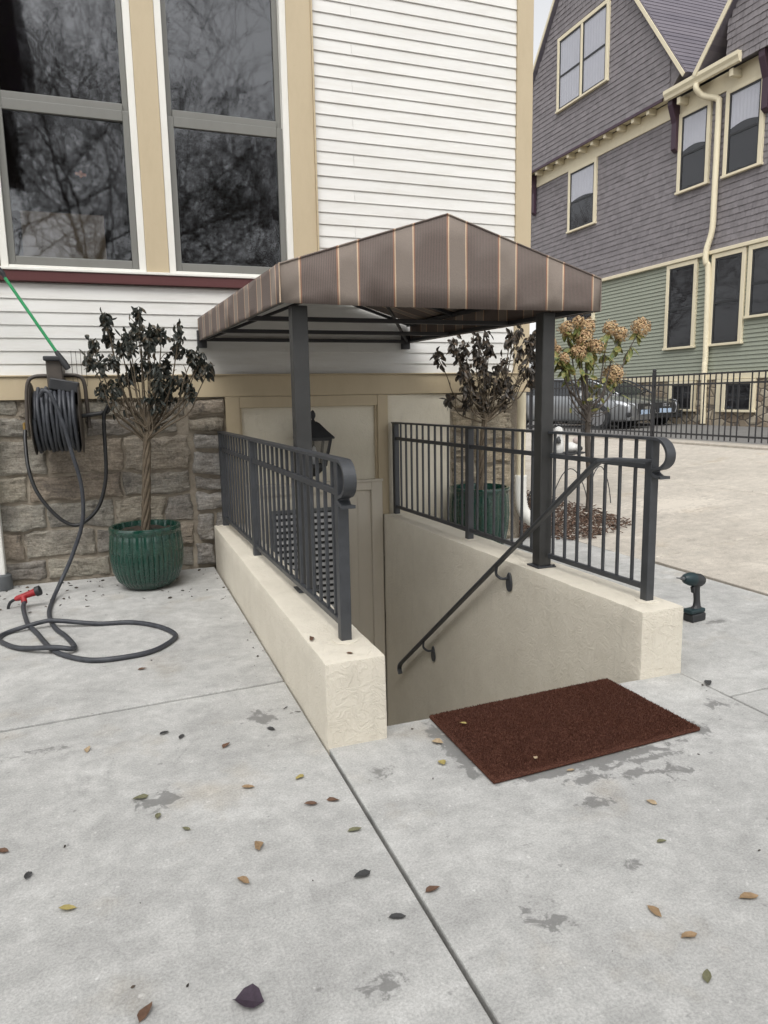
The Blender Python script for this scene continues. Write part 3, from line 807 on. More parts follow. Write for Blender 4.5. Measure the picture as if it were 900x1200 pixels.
# handrail
HR = thing('handrail', 'sloping black handrail fixed to the right stairwell wall', 'handrail')
hp = [(2.645, 3.085, 1.145), (2.55, 3.12, 1.15), (2.46, 3.17, 1.155), (2.43, 3.23, 1.145)]
sl = -.757
def hz(y): return 1.145+sl*(y-3.245)
hx = lambda y: lerp(2.43, 2.358, (y-3.23)/2.8)
path = spline(hp, 4)+[(hx(y), y, hz(y)) for y in np.linspace(3.3, 5.98, 8)]+spline([(hx(6.0), 6.0, hz(6.0)), (hx(6.05), 6.055, hz(6.05)-.01), (hx(6.05), 6.075, hz(6.05)-.055), (hx(6.05), 6.05, hz(6.05)-.10)], 4)
MB().strip(path, .042, .022, (1, .03, 0)).build('rail', M['iron'], HR, bevel=.006)
for y in (4.3, 5.52):
    wx = lerp(2.508, 2.412, (y-2.945)/3.655)
    b = MB().tube(spline([(hx(y), y, hz(y)-.01), (hx(y)+.002, y+.01, hz(y)-.07), (lerp(hx(y), wx, .5), y-.01, hz(y)-.10), (wx-.012, y-.06, hz(y)-.085)], 5), .010, 8).build('bracket', M['iron'], HR, smooth=50)
    m = MB(); n = 20
    ring = [(y-.06+.036*math.cos(q)*(1-.25*math.sin(q)), hz(y)-.115+.068*math.sin(q)) for q in [2*math.pi*i/n for i in range(n)]]
    m.prism([(wx-.013, a, b_) for a, b_ in ring], (.012, 0, 0)); m.build('leaf_plate', M['iron'], b, bevel=.003)

# ------------------------------------------------------------------ door mat
MT = thing('door_mat', 'dark brown coir mat lying at the top of the stairs', 'mat')
mc = [(1.288, 2.945), (2.338, 2.998), (2.358, 2.362), (1.282, 2.308)]
MB().prism([(x, y, .003) for x, y in reversed(mc)], (0, 0, .016)).build('backing', M['coir'], MT, bevel=.006)
nf = 42000
U, Vv = rng.random(nf), rng.random(nf)
mcn = np.array(mc)
base = ((1-U)*(1-Vv))[:, None]*mcn[3]+(U*(1-Vv))[:, None]*mcn[2]+(U*Vv)[:, None]*mcn[1]+((1-U)*Vv)[:, None]*mcn[0]
base += rng.normal(0, .0012, base.shape)
ang = rng.random(nf)*2*np.pi; w = .0016+rng.random(nf)*.0012; ed = np.minimum(np.minimum(U, 1-U)*1.06, np.minimum(Vv, 1-Vv)*.64); h = (.004+rng.random(nf)*.007)*np.clip(.35+ed/.03, 0, 1); ln = rng.normal(0, .0035, (nf, 2))
dxy = np.stack([np.cos(ang), np.sin(ang)], 1)*w[:, None]
V = np.zeros((nf, 3, 3)); V[:, 0, :2] = base-dxy; V[:, 1, :2] = base+dxy; V[:, 2, :2] = base+ln; V[:, :2, 2] = .017; V[:, 2, 2] = .019+h
fm = bpy.data.meshes.new('pile'); fm.from_pydata(V.reshape(-1, 3).tolist(), [], np.arange(nf*3).reshape(-1, 3).tolist())
link('pile', fm, M['coir'], MT, kind='stuff')

# ------------------------------------------------------------------ plant pots
def pot(label, x, y, prof, flutes, depth, band=True):
    g = thing('glazed_pot', label, 'pot')
    n = flutes*8
    def wob(q, i):
        z = prof[i][1]/prof[-3][1]
        if z < .06 or z > .90: return 1
        k = abs(math.sin(q*flutes/2))
        if band and z > .62:                       # upper row of scallops
            k = abs(math.sin(q*flutes/4))
        return 1-depth+depth*k**.6
    m = MB().lathe(prof, (x, y, 0.004), n, wob=wob); m.build('body', M['glaze'], g, smooth=50)
    zi = prof[-1][1]; ri = prof[-1][0]
    s = MB(); V = []
    rings = 7; k = 28
    for i in range(rings):
        for j in range(k):
            q = 2*math.pi*j/k; r = ri*.995*(i+.4)/(rings-.6)
            V.append((x+r*math.cos(q), y+r*math.sin(q), zi+.006+random.uniform(-.012, .014)))
    s.add(V, [(i*k+j, i*k+(j+1) % k, (i+1)*k+(j+1) % k, (i+1)*k+j) for i in range(rings-1) for j in range(k)]+[tuple(range(k-1, -1, -1))])
    s.build('soil', M['soil'], g)
    return g
def interp(prof, n):
    out = []
    for (r0, z0), (r1, z1) in zip(prof[:-1], prof[1:]):
        for k in range(n): out.append((lerp(r0, r1, k/n), lerp(z0, z1, k/n)))
    out.append(prof[-1]); return out
p1 = [(.12, 0), (.17, .004)]+interp([(.195, .02), (.245, .07), (.275, .15), (.290, .25), (.292, .34), (.284, .42), (.278, .455)], 5)+[(.281, .465), (.282, .495), (.276, .508), (.262, .51), (.252, .505), (.248, .455)]
pot('round green glazed pot against the stone wall, left of the stairs', .168, 6.12, p1, 44, .035)
p2 = [(.12, 0), (.20, .004)]+interp([(.225, .02), (.262, .10), (.285, .22), (.296, .36), (.292, .48), (.284, .575)], 4)+[(.292, .59), (.294, .61), (.288, .622), (.270, .624), (.262, .62), (.258, .53)]
pot('tall green glazed pot with wide facets behind the right railing', 3.305, 6.27, p2, 24, .04, False)

# ------------------------------------------------------------------ withered shrubs
def rot_leaf(c, d, L, w, fold, curl=.3):
    """a withered leaf: folded along the midrib and curled; returns verts, faces"""
    d = d.normalized(); s = d.cross(Vector((random.uniform(-1, 1), random.uniform(-1, 1), random.uniform(-1, 1))))
    if s.length < 1e-3: s = Vector((1, 0, 0))
    s.normalize(); nrm = s.cross(d); V = []; prof = [(0, .12), (.3, .85), (.6, 1), (.85, .6), (1, .05)]
    for t, q in prof:
        p = c+d*(L*t)+nrm*(curl*L*t*t)
        V += [p-s*(w*q*.5)+nrm*(fold*w*q), p, p+s*(w*q*.5)+nrm*(fold*w*q)]
    F = []
    for i in range(len(prof)-1):
        a = i*3; F += [(a, a+1, a+4, a+3), (a+1, a+2, a+5, a+4)]
    return V, F
def shrub(label, base, fork, stems, clumps, yc, lmat, nleaf, lsize, spread, extra):
    g = thing('withered_shrub', label, 'plant')
    m = MB()
    for k in range(stems):                        # plaited trunk
        ph = 2*math.pi*k/stems; pts = []
        for i in range(22):
            t = i/21; q = ph+t*7.5; r = .024*(1-.25*t)
            pts.append((lerp(base[0], fork[0], t)+r*math.cos(q), lerp(base[1], fork[1], t)+r*math.sin(q), lerp(base[2], fork[2], t)))
        m.tube(pts, [.0165*(1-.2*i/21)*random.uniform(.85, 1.15) for i in range(22)], 7)
    m.build('trunk', M['bark'], g, smooth=60)
    b = MB(); lf = MB()
    F0 = Vector(fork)
    for (x, z) in list(clumps)+extra:
        y = yc+random.uniform(-spread, spread); tip = Vector((x, y, z-.03))
        if (x, z) in extra: y += random.choice((-1, 1))*spread*.5; tip.y = y
        st_ = F0+Vector((random.uniform(-.02, .02), random.uniform(-.02, .02), random.uniform(-.12, .06)))
        mid = st_.lerp(tip, .5)+Vector(((tip.x-st_.x)*.16, (tip.y-st_.y)*.2, -.05+random.uniform(-.02, .03)))
        q1 = st_.lerp(mid, .5)+Vector((random.uniform(-.012, .012),)*3); q2 = mid.lerp(tip, .5)+Vector((random.uniform(-.015, .015), random.uniform(-.015, .015), .01))
        pts = spline([st_, q1, mid, q2, tip], 4)
        b.tube(pts, [lerp(.0085, .0035, i/(len(pts)-1)) for i in range(len(pts))], 5)
        for s_ in range(2):                       # side twigs
            i = random.randint(6, len(pts)-3); a = Vector(pts[i])
            e = a+Vector((random.uniform(-.08, .08), random.uniform(-.08, .08), random.uniform(.03, .11)))
            b.tube([a, a.lerp(e, .5)+Vector((0, 0, .012)), e], [.004, .003, .002], 4)
            if random.random() < .25:
                for k in range(3):
                    v, f = rot_leaf(e+Vector((random.uniform(-.015, .015),)*3), Vector((random.uniform(-.6, .6), random.uniform(-.6, .6), -1)), random.uniform(.6, 1)*lsize, random.uniform(.3, .45)*lsize, random.uniform(.2, .7), random.uniform(-.3, .5)); lf.add(v, f)
        hgt = random.uniform(.09, .14)
        for k in range(nleaf):
            c = tip+Vector((random.gauss(0, .017), random.gauss(0, .022), random.uniform(-hgt*.35, hgt*.6)))
            dd = Vector((random.gauss(0, .5), random.gauss(0, .5), -1 if random.random() < .82 else .6))
            v, f = rot_leaf(c, dd, random.uniform(.55, 1.1)*lsize, random.uniform(.28, .5)*lsize, random.uniform(.1, .8), random.uniform(-.4, .6)); lf.add(v, f)
    b.build('branches', M['bark'], g, smooth=60)
    lf.build('foliage', lmat, g)
    return g
SL = [(-0.009, 2.159), (0.004, 2.04), (0.225, 2.194), (0.21, 2.073), (-0.123, 1.964), (-0.146, 1.844), (-0.078, 1.799), (0.084, 1.951), (0.149, 1.936), (0.14, 2.019), (0.289, 2.036), (0.35, 2.052), (0.386, 2.038), (0.284, 1.968), (0.517, 2.062), (0.502, 1.939), (0.614, 1.877), (0.674, 1.846), (0.733, 1.767), (0.639, 1.783), (0.025, 1.83), (0.273, 1.799), (0.333, 1.791), (0.409, 1.807), (0.12, 1.723), (0.181, 1.753), (-0.077, 1.618), (0.025, 1.632), (0.325, 1.675), (0.448, 1.69), (0.413, 1.627), (0.555, 1.673), (0.582, 1.594), (0.3, 1.519), (0.378, 1.549)]
SR = [(2.859, 1.889), (2.986, 2.002), (3.134, 1.986), (3.234, 2.039), (3.375, 2.058), (3.457, 1.953), (3.56, 2.06), (3.684, 2.097), (3.811, 2.063), (3.686, 1.936), (3.792, 1.901), (3.855, 1.992), (3.054, 1.74), (3.154, 1.793), (3.254, 1.793), (3.356, 1.828), (3.52, 1.828), (3.731, 1.737), (3.838, 1.682), (3.879, 1.792), (3.214, 1.651), (3.357, 1.668), (3.094, 1.599), (3.134, 1.474), (2.994, 1.494), (3.358, 1.434), (3.523, 1.449), (3.543, 1.557), (3.214, 1.899), (3.315, 1.917), (3.094, 1.881), (3.748, 2.027)]
shrub('withered shrub with plaited trunk and blackened leaves in the left green pot', (.17, 6.12, .45), (.232, 6.1, 1.26), 5, SL, 6.08, M['dead'], 42, .068, .09, [])
shrub('withered brown leaved shrub in the right green pot under the canopy edge', (3.30, 6.27, .52), (3.36, 6.26, 1.34), 4, SR, 6.24, M['dead2'], 26, .08, .13, [(3.45, 1.6), (3.25, 1.55), (3.6, 1.66), (3.42, 1.74)])

# ------------------------------------------------------------------ hose reel, hoses, pole
HRL = thing('hose_reel', 'wall mounted brown metal hose reel on the stone wall above the hose', 'hose reel')
MB().tube(spline([(-.655, 6.36, 1.30), (-.645, 6.36, 1.5), (-.625, 6.36, 1.66), (-.57, 6.36, 1.715), (-.42, 6.36, 1.72), (-.27, 6.36, 1.722), (-.215, 6.36, 1.67), (-.205, 6.36, 1.5), (-.20, 6.36, 1.30)], 5), .015, 8).build('frame', M['brown_iron'], HRL, smooth=50)
for x in (-.60, -.255):
    MB().lathe([(.03, -.004), (.275, -.004), (.285, 0), (.275, .004), (.03, .004)], (x, 6.33, 1.385), 36, 'X').build('flange', M['brown_iron'], HRL, smooth=40)
MB().lathe([(.11, -.34), (.11, 0)], (-.257, 6.33, 1.385), 24, 'X').build('drum', M['brown_iron'], HRL, smooth=40)
MB().box(-.475, -.36, 6.25, 6.60, 1.60, 1.86).build('mounting_box', M['brown_iron'], HRL, bevel=.008)
m = MB(); m.box(-.49, -.345, 6.22, 6.255, 1.83, 1.868); m.bar((-.46, 6.24, 1.66), (-.25, 6.22, 1.62), .05, .09); m.build('hose_guide', M['black'], HRL, bevel=.01)
m = MB(); m.tube([(-.255, 6.33, 1.40), (-.07, 6.30, 1.425)], .016, 8); m.tube([(-.10, 6.305, 1.425), (-.09, 6.305, 1.425)], .024, 8); m.build('inlet_pipe', M['black'], HRL, smooth=40)
m = MB()
for i in range(4): m.tube([(-.30+.035*i, 6.52, 1.64), (-.30+.035*i, 6.52, 1.925)], .0022, 5)
m.tube([(-.32, 6.52, 1.92), (-.18, 6.52, 1.92)], .0022, 5)
m.build('wire_hanger', M['brown_iron'], HRL)
# grey hose: coil on the drum, then down and round on the paving
pts = []
turns = 19; npt = turns*18
for i in range(npt+1):
    t = i/npt; q = t*turns*2*math.pi; lay = t*2
    u = lay if lay <= 1 else 2-lay
    x = -.575+.295*u+.004*math.sin(q*.5+i); r = (.205 if lay <= 1 else .237)+.007*math.sin(q*.33)
    sag = 1+.09*max(0, -math.sin(q))*(.6+.4*math.sin(x*40))
    pts.append((x, 6.33-r*math.cos(q), 1.385+r*math.sin(q)*sag))
HS = thing('garden_hose', 'grey garden hose hanging from the reel and looped on the concrete, red nozzle', 'hose')
MB().tube(pts, .0150, 7).build('coil', M['hose'], HS, smooth=60)
down = [(-.52, 6.10, 1.56), (-.49, 6.06, 1.60), (-.44, 6.04, 1.56), (-.375, 6.04, 1.35), (-.33, 6.05, 1.12), (-.285, 6.08, .86), (-.30, 6.12, .58), (-.40, 6.15, .30), (-.50, 6.10, .10), (-.545, 5.90, .02),
        (-.542, 5.515, .016), (-.482, 5.164, .016), (-.402, 4.933, .016), (-.339, 4.703, .018), (-.346, 4.6, .03), (-.444, 4.621, .046), (-.639, 4.767, .02), (-.755, 4.925, .016), (-.803, 5.06, .016),
        (-.748, 5.179, .017), (-.554, 5.221, .046), (-.46, 5.20, .047), (-.208, 5.122, .017), (.002, 5.067, .016), (.165, 4.908, .016), (.262, 4.694, .016), (.239, 4.565, .016), (.113, 4.403, .016), (-.061, 4.357, .016),
        (-.229, 4.382, .016), (-.379, 4.532, .016), (-.476, 4.718, .017), (-.579, 5.058, .018), (-.63, 5.215, .017), (-.667, 5.348, .016), (-.725, 5.683, .03), (-.727, 5.79, .055)]
MB().tube(spline(down, 7), .0158, 8).build('run', M['hose'], HS, smooth=60)
nz = MB(); ax = Vector((.93, -.12, .30)).normalized(); c0 = Vector((-.745, 5.83, .085))
def along(t, off=(0, 0, 0)): return c0+ax*t+Vector(off)
nz.tube([along(-.05), along(-.03), along(.02), along(.07), along(.10)], [.016, .022, .022, .026, .030], 12)
NZ = nz.build('nozzle', M['red'], HS, smooth=40)
MB().tube([along(.10), along(.105), along(.135), along(.14)], [.031, .038, .038, .030], 14).build('nozzle_head', M['black'], NZ, smooth=40)
m = MB(); m.tube(spline([along(-.04), along(-.085, (0, 0, -.008)), along(-.105, (0, 0, -.045)), along(-.10, (0, 0, -.08))], 4), .011, 7); m.build('trigger', M['black'], NZ, smooth=50)
MB().tube([(-.727, 5.785, .05), (-.735, 5.825, .085)], .021, 10).build('coupling', M['red'], NZ, smooth=40)
tag(MB().tube(spline([(-.062, 6.30, 1.425), (-.045, 6.29, 1.44), (-.025, 6.285, 1.50), (-.055, 6.285, 1.46), (-.085, 6.28, 1.38), (-.092, 6.27, 1.15), (-.105, 6.26, .90), (-.17, 6.25, .68), (-.28, 6.25, .56), (-.38, 6.25, .532), (-.50, 6.26, .62), (-.62, 6.30, .80), (-.675, 6.36, .99), (-.69, 6.45, 1.2), (-.688, 6.50, 1.30)], 6), .015, 8).build('supply_hose', M['hose_black'], smooth=60),
    'thin black hose sagging in a U from the tap to the reel', 'hose')
TP = thing('wall_tap', 'small brass tap on the stone wall at the left of the reel', 'tap')
m = MB(); m.tube([(-.688, 6.60, 1.345), (-.688, 6.49, 1.345)], .013, 8); m.tube([(-.688, 6.50, 1.35), (-.688, 6.50, 1.295)], .016, 8); m.build('spout', M['brass'], TP, smooth=40)
MB().lathe([(.03, -.004), (.03, .004)], (-.688, 6.52, 1.385), 12).build('wheel_handle', M['brown_iron'], TP)
GP = thing('extension_pole', 'green pole with dark grip leaning above the hose reel', 'pole')
pa, pb = Vector((-.735, 6.32, 2.50)), Vector((-.385, 6.24, 1.89))
MB().tube([pa.lerp(pb, .06), pb], .012, 10).build('shaft', M['green_pole'], GP, smooth=40)
MB().tube([pb.lerp(pa, .02), pb+(pb-pa)*.12, pb+(pb-pa)*.20], [.016, .026, .022], 10).build('grip', M['black'], GP, smooth=40)
MB().tube(spline([pa.lerp(pb, .08), pa, pa+Vector((-.06, 0, .035)), pa+Vector((-.22, 0, -.02)), pa+Vector((-.4, .02, -.1))], 5), [.014]*3+[.02]*18, 10).build('head', M['black'], GP, smooth=40)

# ------------------------------------------------------------------ downspouts
DL = thing('downspout', 'cream downspout with dark rubber boot at the far left of the stone wall', 'downspout')
MB().box(-1.00, -.930, 6.47, 6.56, .10, 1.53).build('pipe', M['white'], DL, bevel=.012)
MB().lathe([(.075, 0.004), (.08, .02), (.075, .12), (.06, .13)], (-.965, 6.50, 0), 20).build('boot', M['galv'], DL, smooth=40)
DR = thing('downspout', 'cream downspout with white corrugated elbow at the right corner of the white house', 'downspout')
MB().tube([(3.925, 6.53, 1.53), (3.925, 6.53, .66)], .045, 16).build('pipe', M['cream'], DR, smooth=40)
el = spline([(3.925, 6.53, .68), (3.925, 6.53, .45), (3.95, 6.51, .30), (4.03, 6.46, .20), (4.14, 6.40, .15)], 10)
MB().tube(el, [.062+.005*(i % 2) for i in range(len(el))], 16).build('elbow', M['white'], DR, smooth=60)

# ------------------------------------------------------------------ cordless drill
DRL = thing('cordless_drill', 'teal and black cordless drill standing on its battery by the right wall', 'drill')
def dz(x, y, z): # local x forward (towards the left of the photograph)
    a = R(188); return (3.515+x*math.cos(a)-y*math.sin(a), 3.63+x*math.sin(a)+y*math.cos(a), z)
MB().tube([dz(-.055, 0, .262), dz(-.052, 0, .266), dz(-.03, 0, .272), dz(.03, 0, .285), dz(.075, 0, .294)], [.02, .036, .044, .043, .034], 16).build('motor_housing', M['black'], DRL, smooth=40)
MB().tube([dz(.03, 0, .287), dz(.06, 0, .293), dz(.10, 0, .301), dz(.118, 0, .304)], [.045, .044, .034, .018], 16).build('gear_case', M['teal'], DRL, smooth=40)
MB().tube([dz(.115, 0, .303), dz(.14, 0, .308), dz(.142, 0, .308), dz(.185, 0, .317)], [.013, .012, .005, .004], 10).build('bit', M['galv'], DRL, smooth=40)
m = MB()
secs = [(-.005, .252, .034, .019), (-.01, .20, .027, .018), (-.018, .14, .025, .018), (-.02, .10, .030, .022), (-.012, .085, .05, .03)]
V = []
for x, zz, rx, ry in secs:
    for k in range(14):
        q = 2*math.pi*k/14; V.append(dz(x+rx*math.cos(q), ry*math.sin(q), zz))
m.add(V, [(i*14+k, i*14+(k+1) % 14, (i+1)*14+(k+1) % 14, (i+1)*14+k) for i in range(len(secs)-1) for k in range(14)]); m.build('handle', M['black'], DRL, smooth=50)
m = MB(); m.prism([dz(.018, -.012, .245), dz(.040, -.012, .235), (dz(.030, -.012, .195)), dz(.016, -.012, .19)], tuple(Vector(dz(0, .024, 0))-Vector(dz(0, 0, 0)))); m.build('trigger', M['black'], DRL, bevel=.004)
m = MB(); m.prism([dz(-.065, -.038, .058), dz(.075, -.038, .058), dz(.075, .038, .058), dz(-.065, .038, .058)], (0, 0, .03)); m.build('foot', M['teal'], DRL, bevel=.01)
m = MB(); m.prism([dz(-.068, -.041, .003), dz(.062, -.041, .003), dz(.062, .041, .003), dz(-.068, .041, .003)], (0, 0, .054)); m.build('battery', M['black'], DRL, bevel=.01)

# ------------------------------------------------------------------ mulch bed and hydrangea
bed = [(3.95, 6.75), (4.22, 6.30), (4.55, 6.16), (5.02, 6.30), (5.30, 6.50), (5.42, 7.4), (5.45, 9.0), (4.2, 9.2), (4.06, 7.4)]
def inside(x, y):
    c = False; n = len(bed)
    for i in range(n):
        (x0, y0), (x1, y1) = bed[i], bed[(i+1) % n]
        if (y0 > y) != (y1 > y) and x < (x1-x0)*(y-y0)/(y1-y0)+x0: c = not c
    return c
mu = MB(); k = 0
while k < 3200:
    x, y = random.uniform(3.9, 5.75), random.uniform(6.0, 9.2)
    if not inside(x+random.gauss(0, .05), y+random.gauss(0, .05)): continue
    k += 1; a = random.random()*6.28; L, w, h = random.uniform(.02, .065), random.uniform(.008, .022), random.uniform(.004, .01)
    z0 = gz(x)+random.uniform(.004, .05); tilt = random.uniform(-.5, .5)
    mu.bar((x-math.cos(a)*L/2, y-math.sin(a)*L/2, z0-tilt*L/2), (x+math.cos(a)*L/2, y+math.sin(a)*L/2, z0+tilt*L/2), w, h)
o = mu.build('bark_mulch', M['mulch'], kind='stuff'); tag(o, 'brown bark mulch bed round the hydrangea trunk', 'mulch')
HY = thing('hydrangea_tree', 'small hydrangea tree with dried pinkish flower heads in the mulch bed', 'tree')
hb0 = Vector((5.36, 7.32, gz(5.36)-.02)); hf = Vector((5.30, 7.3, 1.36))
m = MB(); m.tube(spline([hb0, hb0.lerp(hf, .3)+Vector((.02, 0, 0)), hb0.lerp(hf, .65)+Vector((-.012, 0, 0)), hf], 5), [lerp(.045, .030, i/15) for i in range(16)], 9)
m.build('trunk', M['bark_dark'], HY, smooth=60)
heads = [(5.278, 2.26, .088), (5.157, 2.322, .06), (5.203, 2.121, .088), (5.404, 2.041, .082), (5.128, 1.974, .078), (5.578, 2.256, .075), (5.745, 2.192, .075), (6.064, 2.272, .098), (5.691, 1.717, .105), (4.836, 2.005, .05), (4.90, 1.90, .06), (4.70, 2.08, .07), (5.0, 2.25, .07)]
lim = MB(); lv_ = MB()
for i, (x, zz, r) in enumerate(heads):
    r *= 1.18
    y = 7.3+random.uniform(-.07, .07); tip = Vector((x, y, zz))
    st_ = hf+Vector((0, 0, random.uniform(-.2, .03)))
    lp = spline([st_, st_.lerp(tip, .35)+Vector(((tip.x-st_.x)*.12, 0, -.05)), st_.lerp(tip, .75)+Vector((0, 0, -.02)), tip], 5)
    lim.tube(lp, [lerp(.013, .0045, t/(len(lp)-1)) for t in range(len(lp))], 6)
    hm = MB()
    for q in range(int(380*(r/.085)**2)):
        n_ = Vector((random.gauss(0, 1), random.gauss(0, 1), random.gauss(0, 1)+.25)).normalized()
        c = tip+n_*r*random.uniform(.72, 1.05)*(1+.35*mnoise.noise(n_*2.1+tip*7)); c.z += .01
        s_ = n_.cross(Vector((random.random()-.5, random.random()-.5, random.random()-.5))).normalized(); t_ = n_.cross(s_)
        s_ = (s_+n_*random.uniform(-.5, .5)); w = random.uniform(.009, .016)
        hm.add([c-s_*w, c-t_*w*.8+n_*.004, c+s_*w, c+t_*w*.8+n_*.004], [(0, 1, 2, 3)])
    hm.build('flower_head', M['hflower'], HY)
    for q in range(11):
        j = random.randint(len(lp)*2//3, len(lp)-1); a = lp[j]
        v, f = rot_leaf(a, Vector((random.gauss(0, .6), random.gauss(0, .6), -.9)), random.uniform(.10, .19), random.uniform(.05, .085), .15, random.uniform(-.2, .4)); lv_.add(v, f)
for q in range(30):
    a = hf+Vector((random.gauss(.06, .14), random.gauss(0, .12), random.uniform(-.05, .42)))
    v, f = rot_leaf(a, Vector((random.gauss(0, .8), random.gauss(0, .8), -.6)), random.uniform(.07, .14), random.uniform(.03, .055), .15, .2); lv_.add(v, f)
for q in range(22):
    a = hf+Vector((0, 0, random.uniform(-.25, .05))); e = a+Vector((random.uniform(-.45, .35), random.uniform(-.3, .3), random.uniform(.02, .35)))
    lim.tube([a, a.lerp(e, .5)+Vector((0, 0, -.03)), e], [.007, .005, .002], 5)
lim.build('branches', M['bark_dark'], HY, smooth=60); lv_.build('leaves', M['hleaf'], HY)
# bent wires standing in the bed
ws = thing('wire_plant_support', 'black bent wire hoops standing in the mulch behind the railing', 'plant support')
for a, b, h in [((4.55, 7.9), (4.78, 7.8), .55), ((4.62, 7.6), (4.95, 7.5), .42), ((5.45, 7.5), (5.86, 7.55), .5), ((5.2, 7.9), (5.62, 7.7), .48), ((4.5, 7.5), (4.72, 7.95), .35)]:
    pts = [(lerp(a[0], b[0], t), lerp(a[1], b[1], t), gz(lerp(a[0], b[0], t))+h*math.sin(math.pi*t)**.7) for t in [i/14 for i in range(15)]]
    MB().tube(pts, .0065, 6).build('hoop', M['iron'], ws, smooth=60)
# ornaments on the drive
OB = Vector((8.30, 12.15, gz(8.30)))
tag(MB().box(OB.x-.38, OB.x+.45, OB.y-.2, OB.y+.2, OB.z+.001, OB.z+.045).build('garden_tray', M['black'], bevel=.01), 'flat dark tray under the pale ornaments on the driveway', 'tray')
o1 = thing('garden_ornament', 'upright white and black ornament on the driveway behind the hydrangea trunk', 'ornament')
MB().lathe([(.09, .0), (.115, .06), (.105, .2), (.075, .31), (.068, .37), (.085, .43), (.07, .49), (.02, .515), (.001, .517)], (OB.x-.16, OB.y, OB.z+.045), 20).build('body', M['statue'], o1, smooth=60)
MB().lathe([(.001, -.03), (.045, -.02), (.05, .03), (.02, .11), (.001, .115)], (OB.x-.215, OB.y-.085, OB.z+.26), 12).build('dark_patch', M['black'], o1, smooth=60)
MB().tube([(OB.x-.16, OB.y-.05, OB.z+.46), (OB.x-.19, OB.y-.14, OB.z+.44)], [.03, .012], 8).build('beak', M['statue'], o1, smooth=60)
o2 = thing('garden_ornament', 'low grey and pink ornament beside the upright white one on the driveway', 'ornament')
def lump(c, r, sc, mat, par, nm):
    bm = bmesh.new(); bmesh.ops.create_icosphere(bm, subdivisions=3, radius=r)
    for v in bm.verts: v.co = Vector((v.co.x*sc[0], v.co.y*sc[1], v.co.z*sc[2]))*(1+.25*mnoise.noise(v.co*9+Vector(c)))+Vector(c)
    me = bpy.data.meshes.new(nm); bm.to_mesh(me); bm.free()
    for p in me.polygons: p.use_smooth = True
    return link(nm, me, mat, par)
lump((OB.x+.16, OB.y, OB.z+.14), .12, (1.2, 1, .85), M['statue'], o2, 'body'); lump((OB.x+.22, OB.y-.05, OB.z+.27), .075, (1, 1, .9), M['pinkgrey'], o2, 'head'); lump((OB.x+.33, OB.y, OB.z+.11), .06, (1, 1, 1), M['black'], o2, 'tail')

# ------------------------------------------------------------------ fence
FN = thing('iron_fence', 'black iron picket fence along the far side of the driveway', 'fence')
fx, y0, y1 = 10.75, 8.0, 19.4
zb0 = .545
for zz in (zb0+.13, 1.66, 1.85): MB().box(fx-.017, fx+.017, y0, y1, zz-.017, zz+.017).build('rail', M['iron2'], FN)
pk = MB().box(-.009, .009, -.009, .009, 0, 1.285).mesh('picket'); pk.materials.append(M['iron2'])
y = y0+.05
while y < y1:
    if min(abs(y-q) for q in (10.12, 12.55, 14.98, 17.41)) > .07:
        o = bpy.data.objects.new('picket', pk); C.objects.link(o); o.parent = FN; o.location = (fx, y, zb0+.04)
    y += .1405
for q in (10.12, 12.55, 14.98, 17.41):
    if q == 10.12: continue
    p = MB().box(fx-.032, fx+.032, q-.032, q+.032, zb0-.02, 1.93).build('post', M['iron2'], FN, bevel=.004)
    MB().lathe([(.03, 1.93), (.04, 1.955), (.04, 1.975), (.015, 2.0), (.001, 2.002)], (fx, q, 0), 12).build('post_cap', M['iron2'], p, smooth=40)

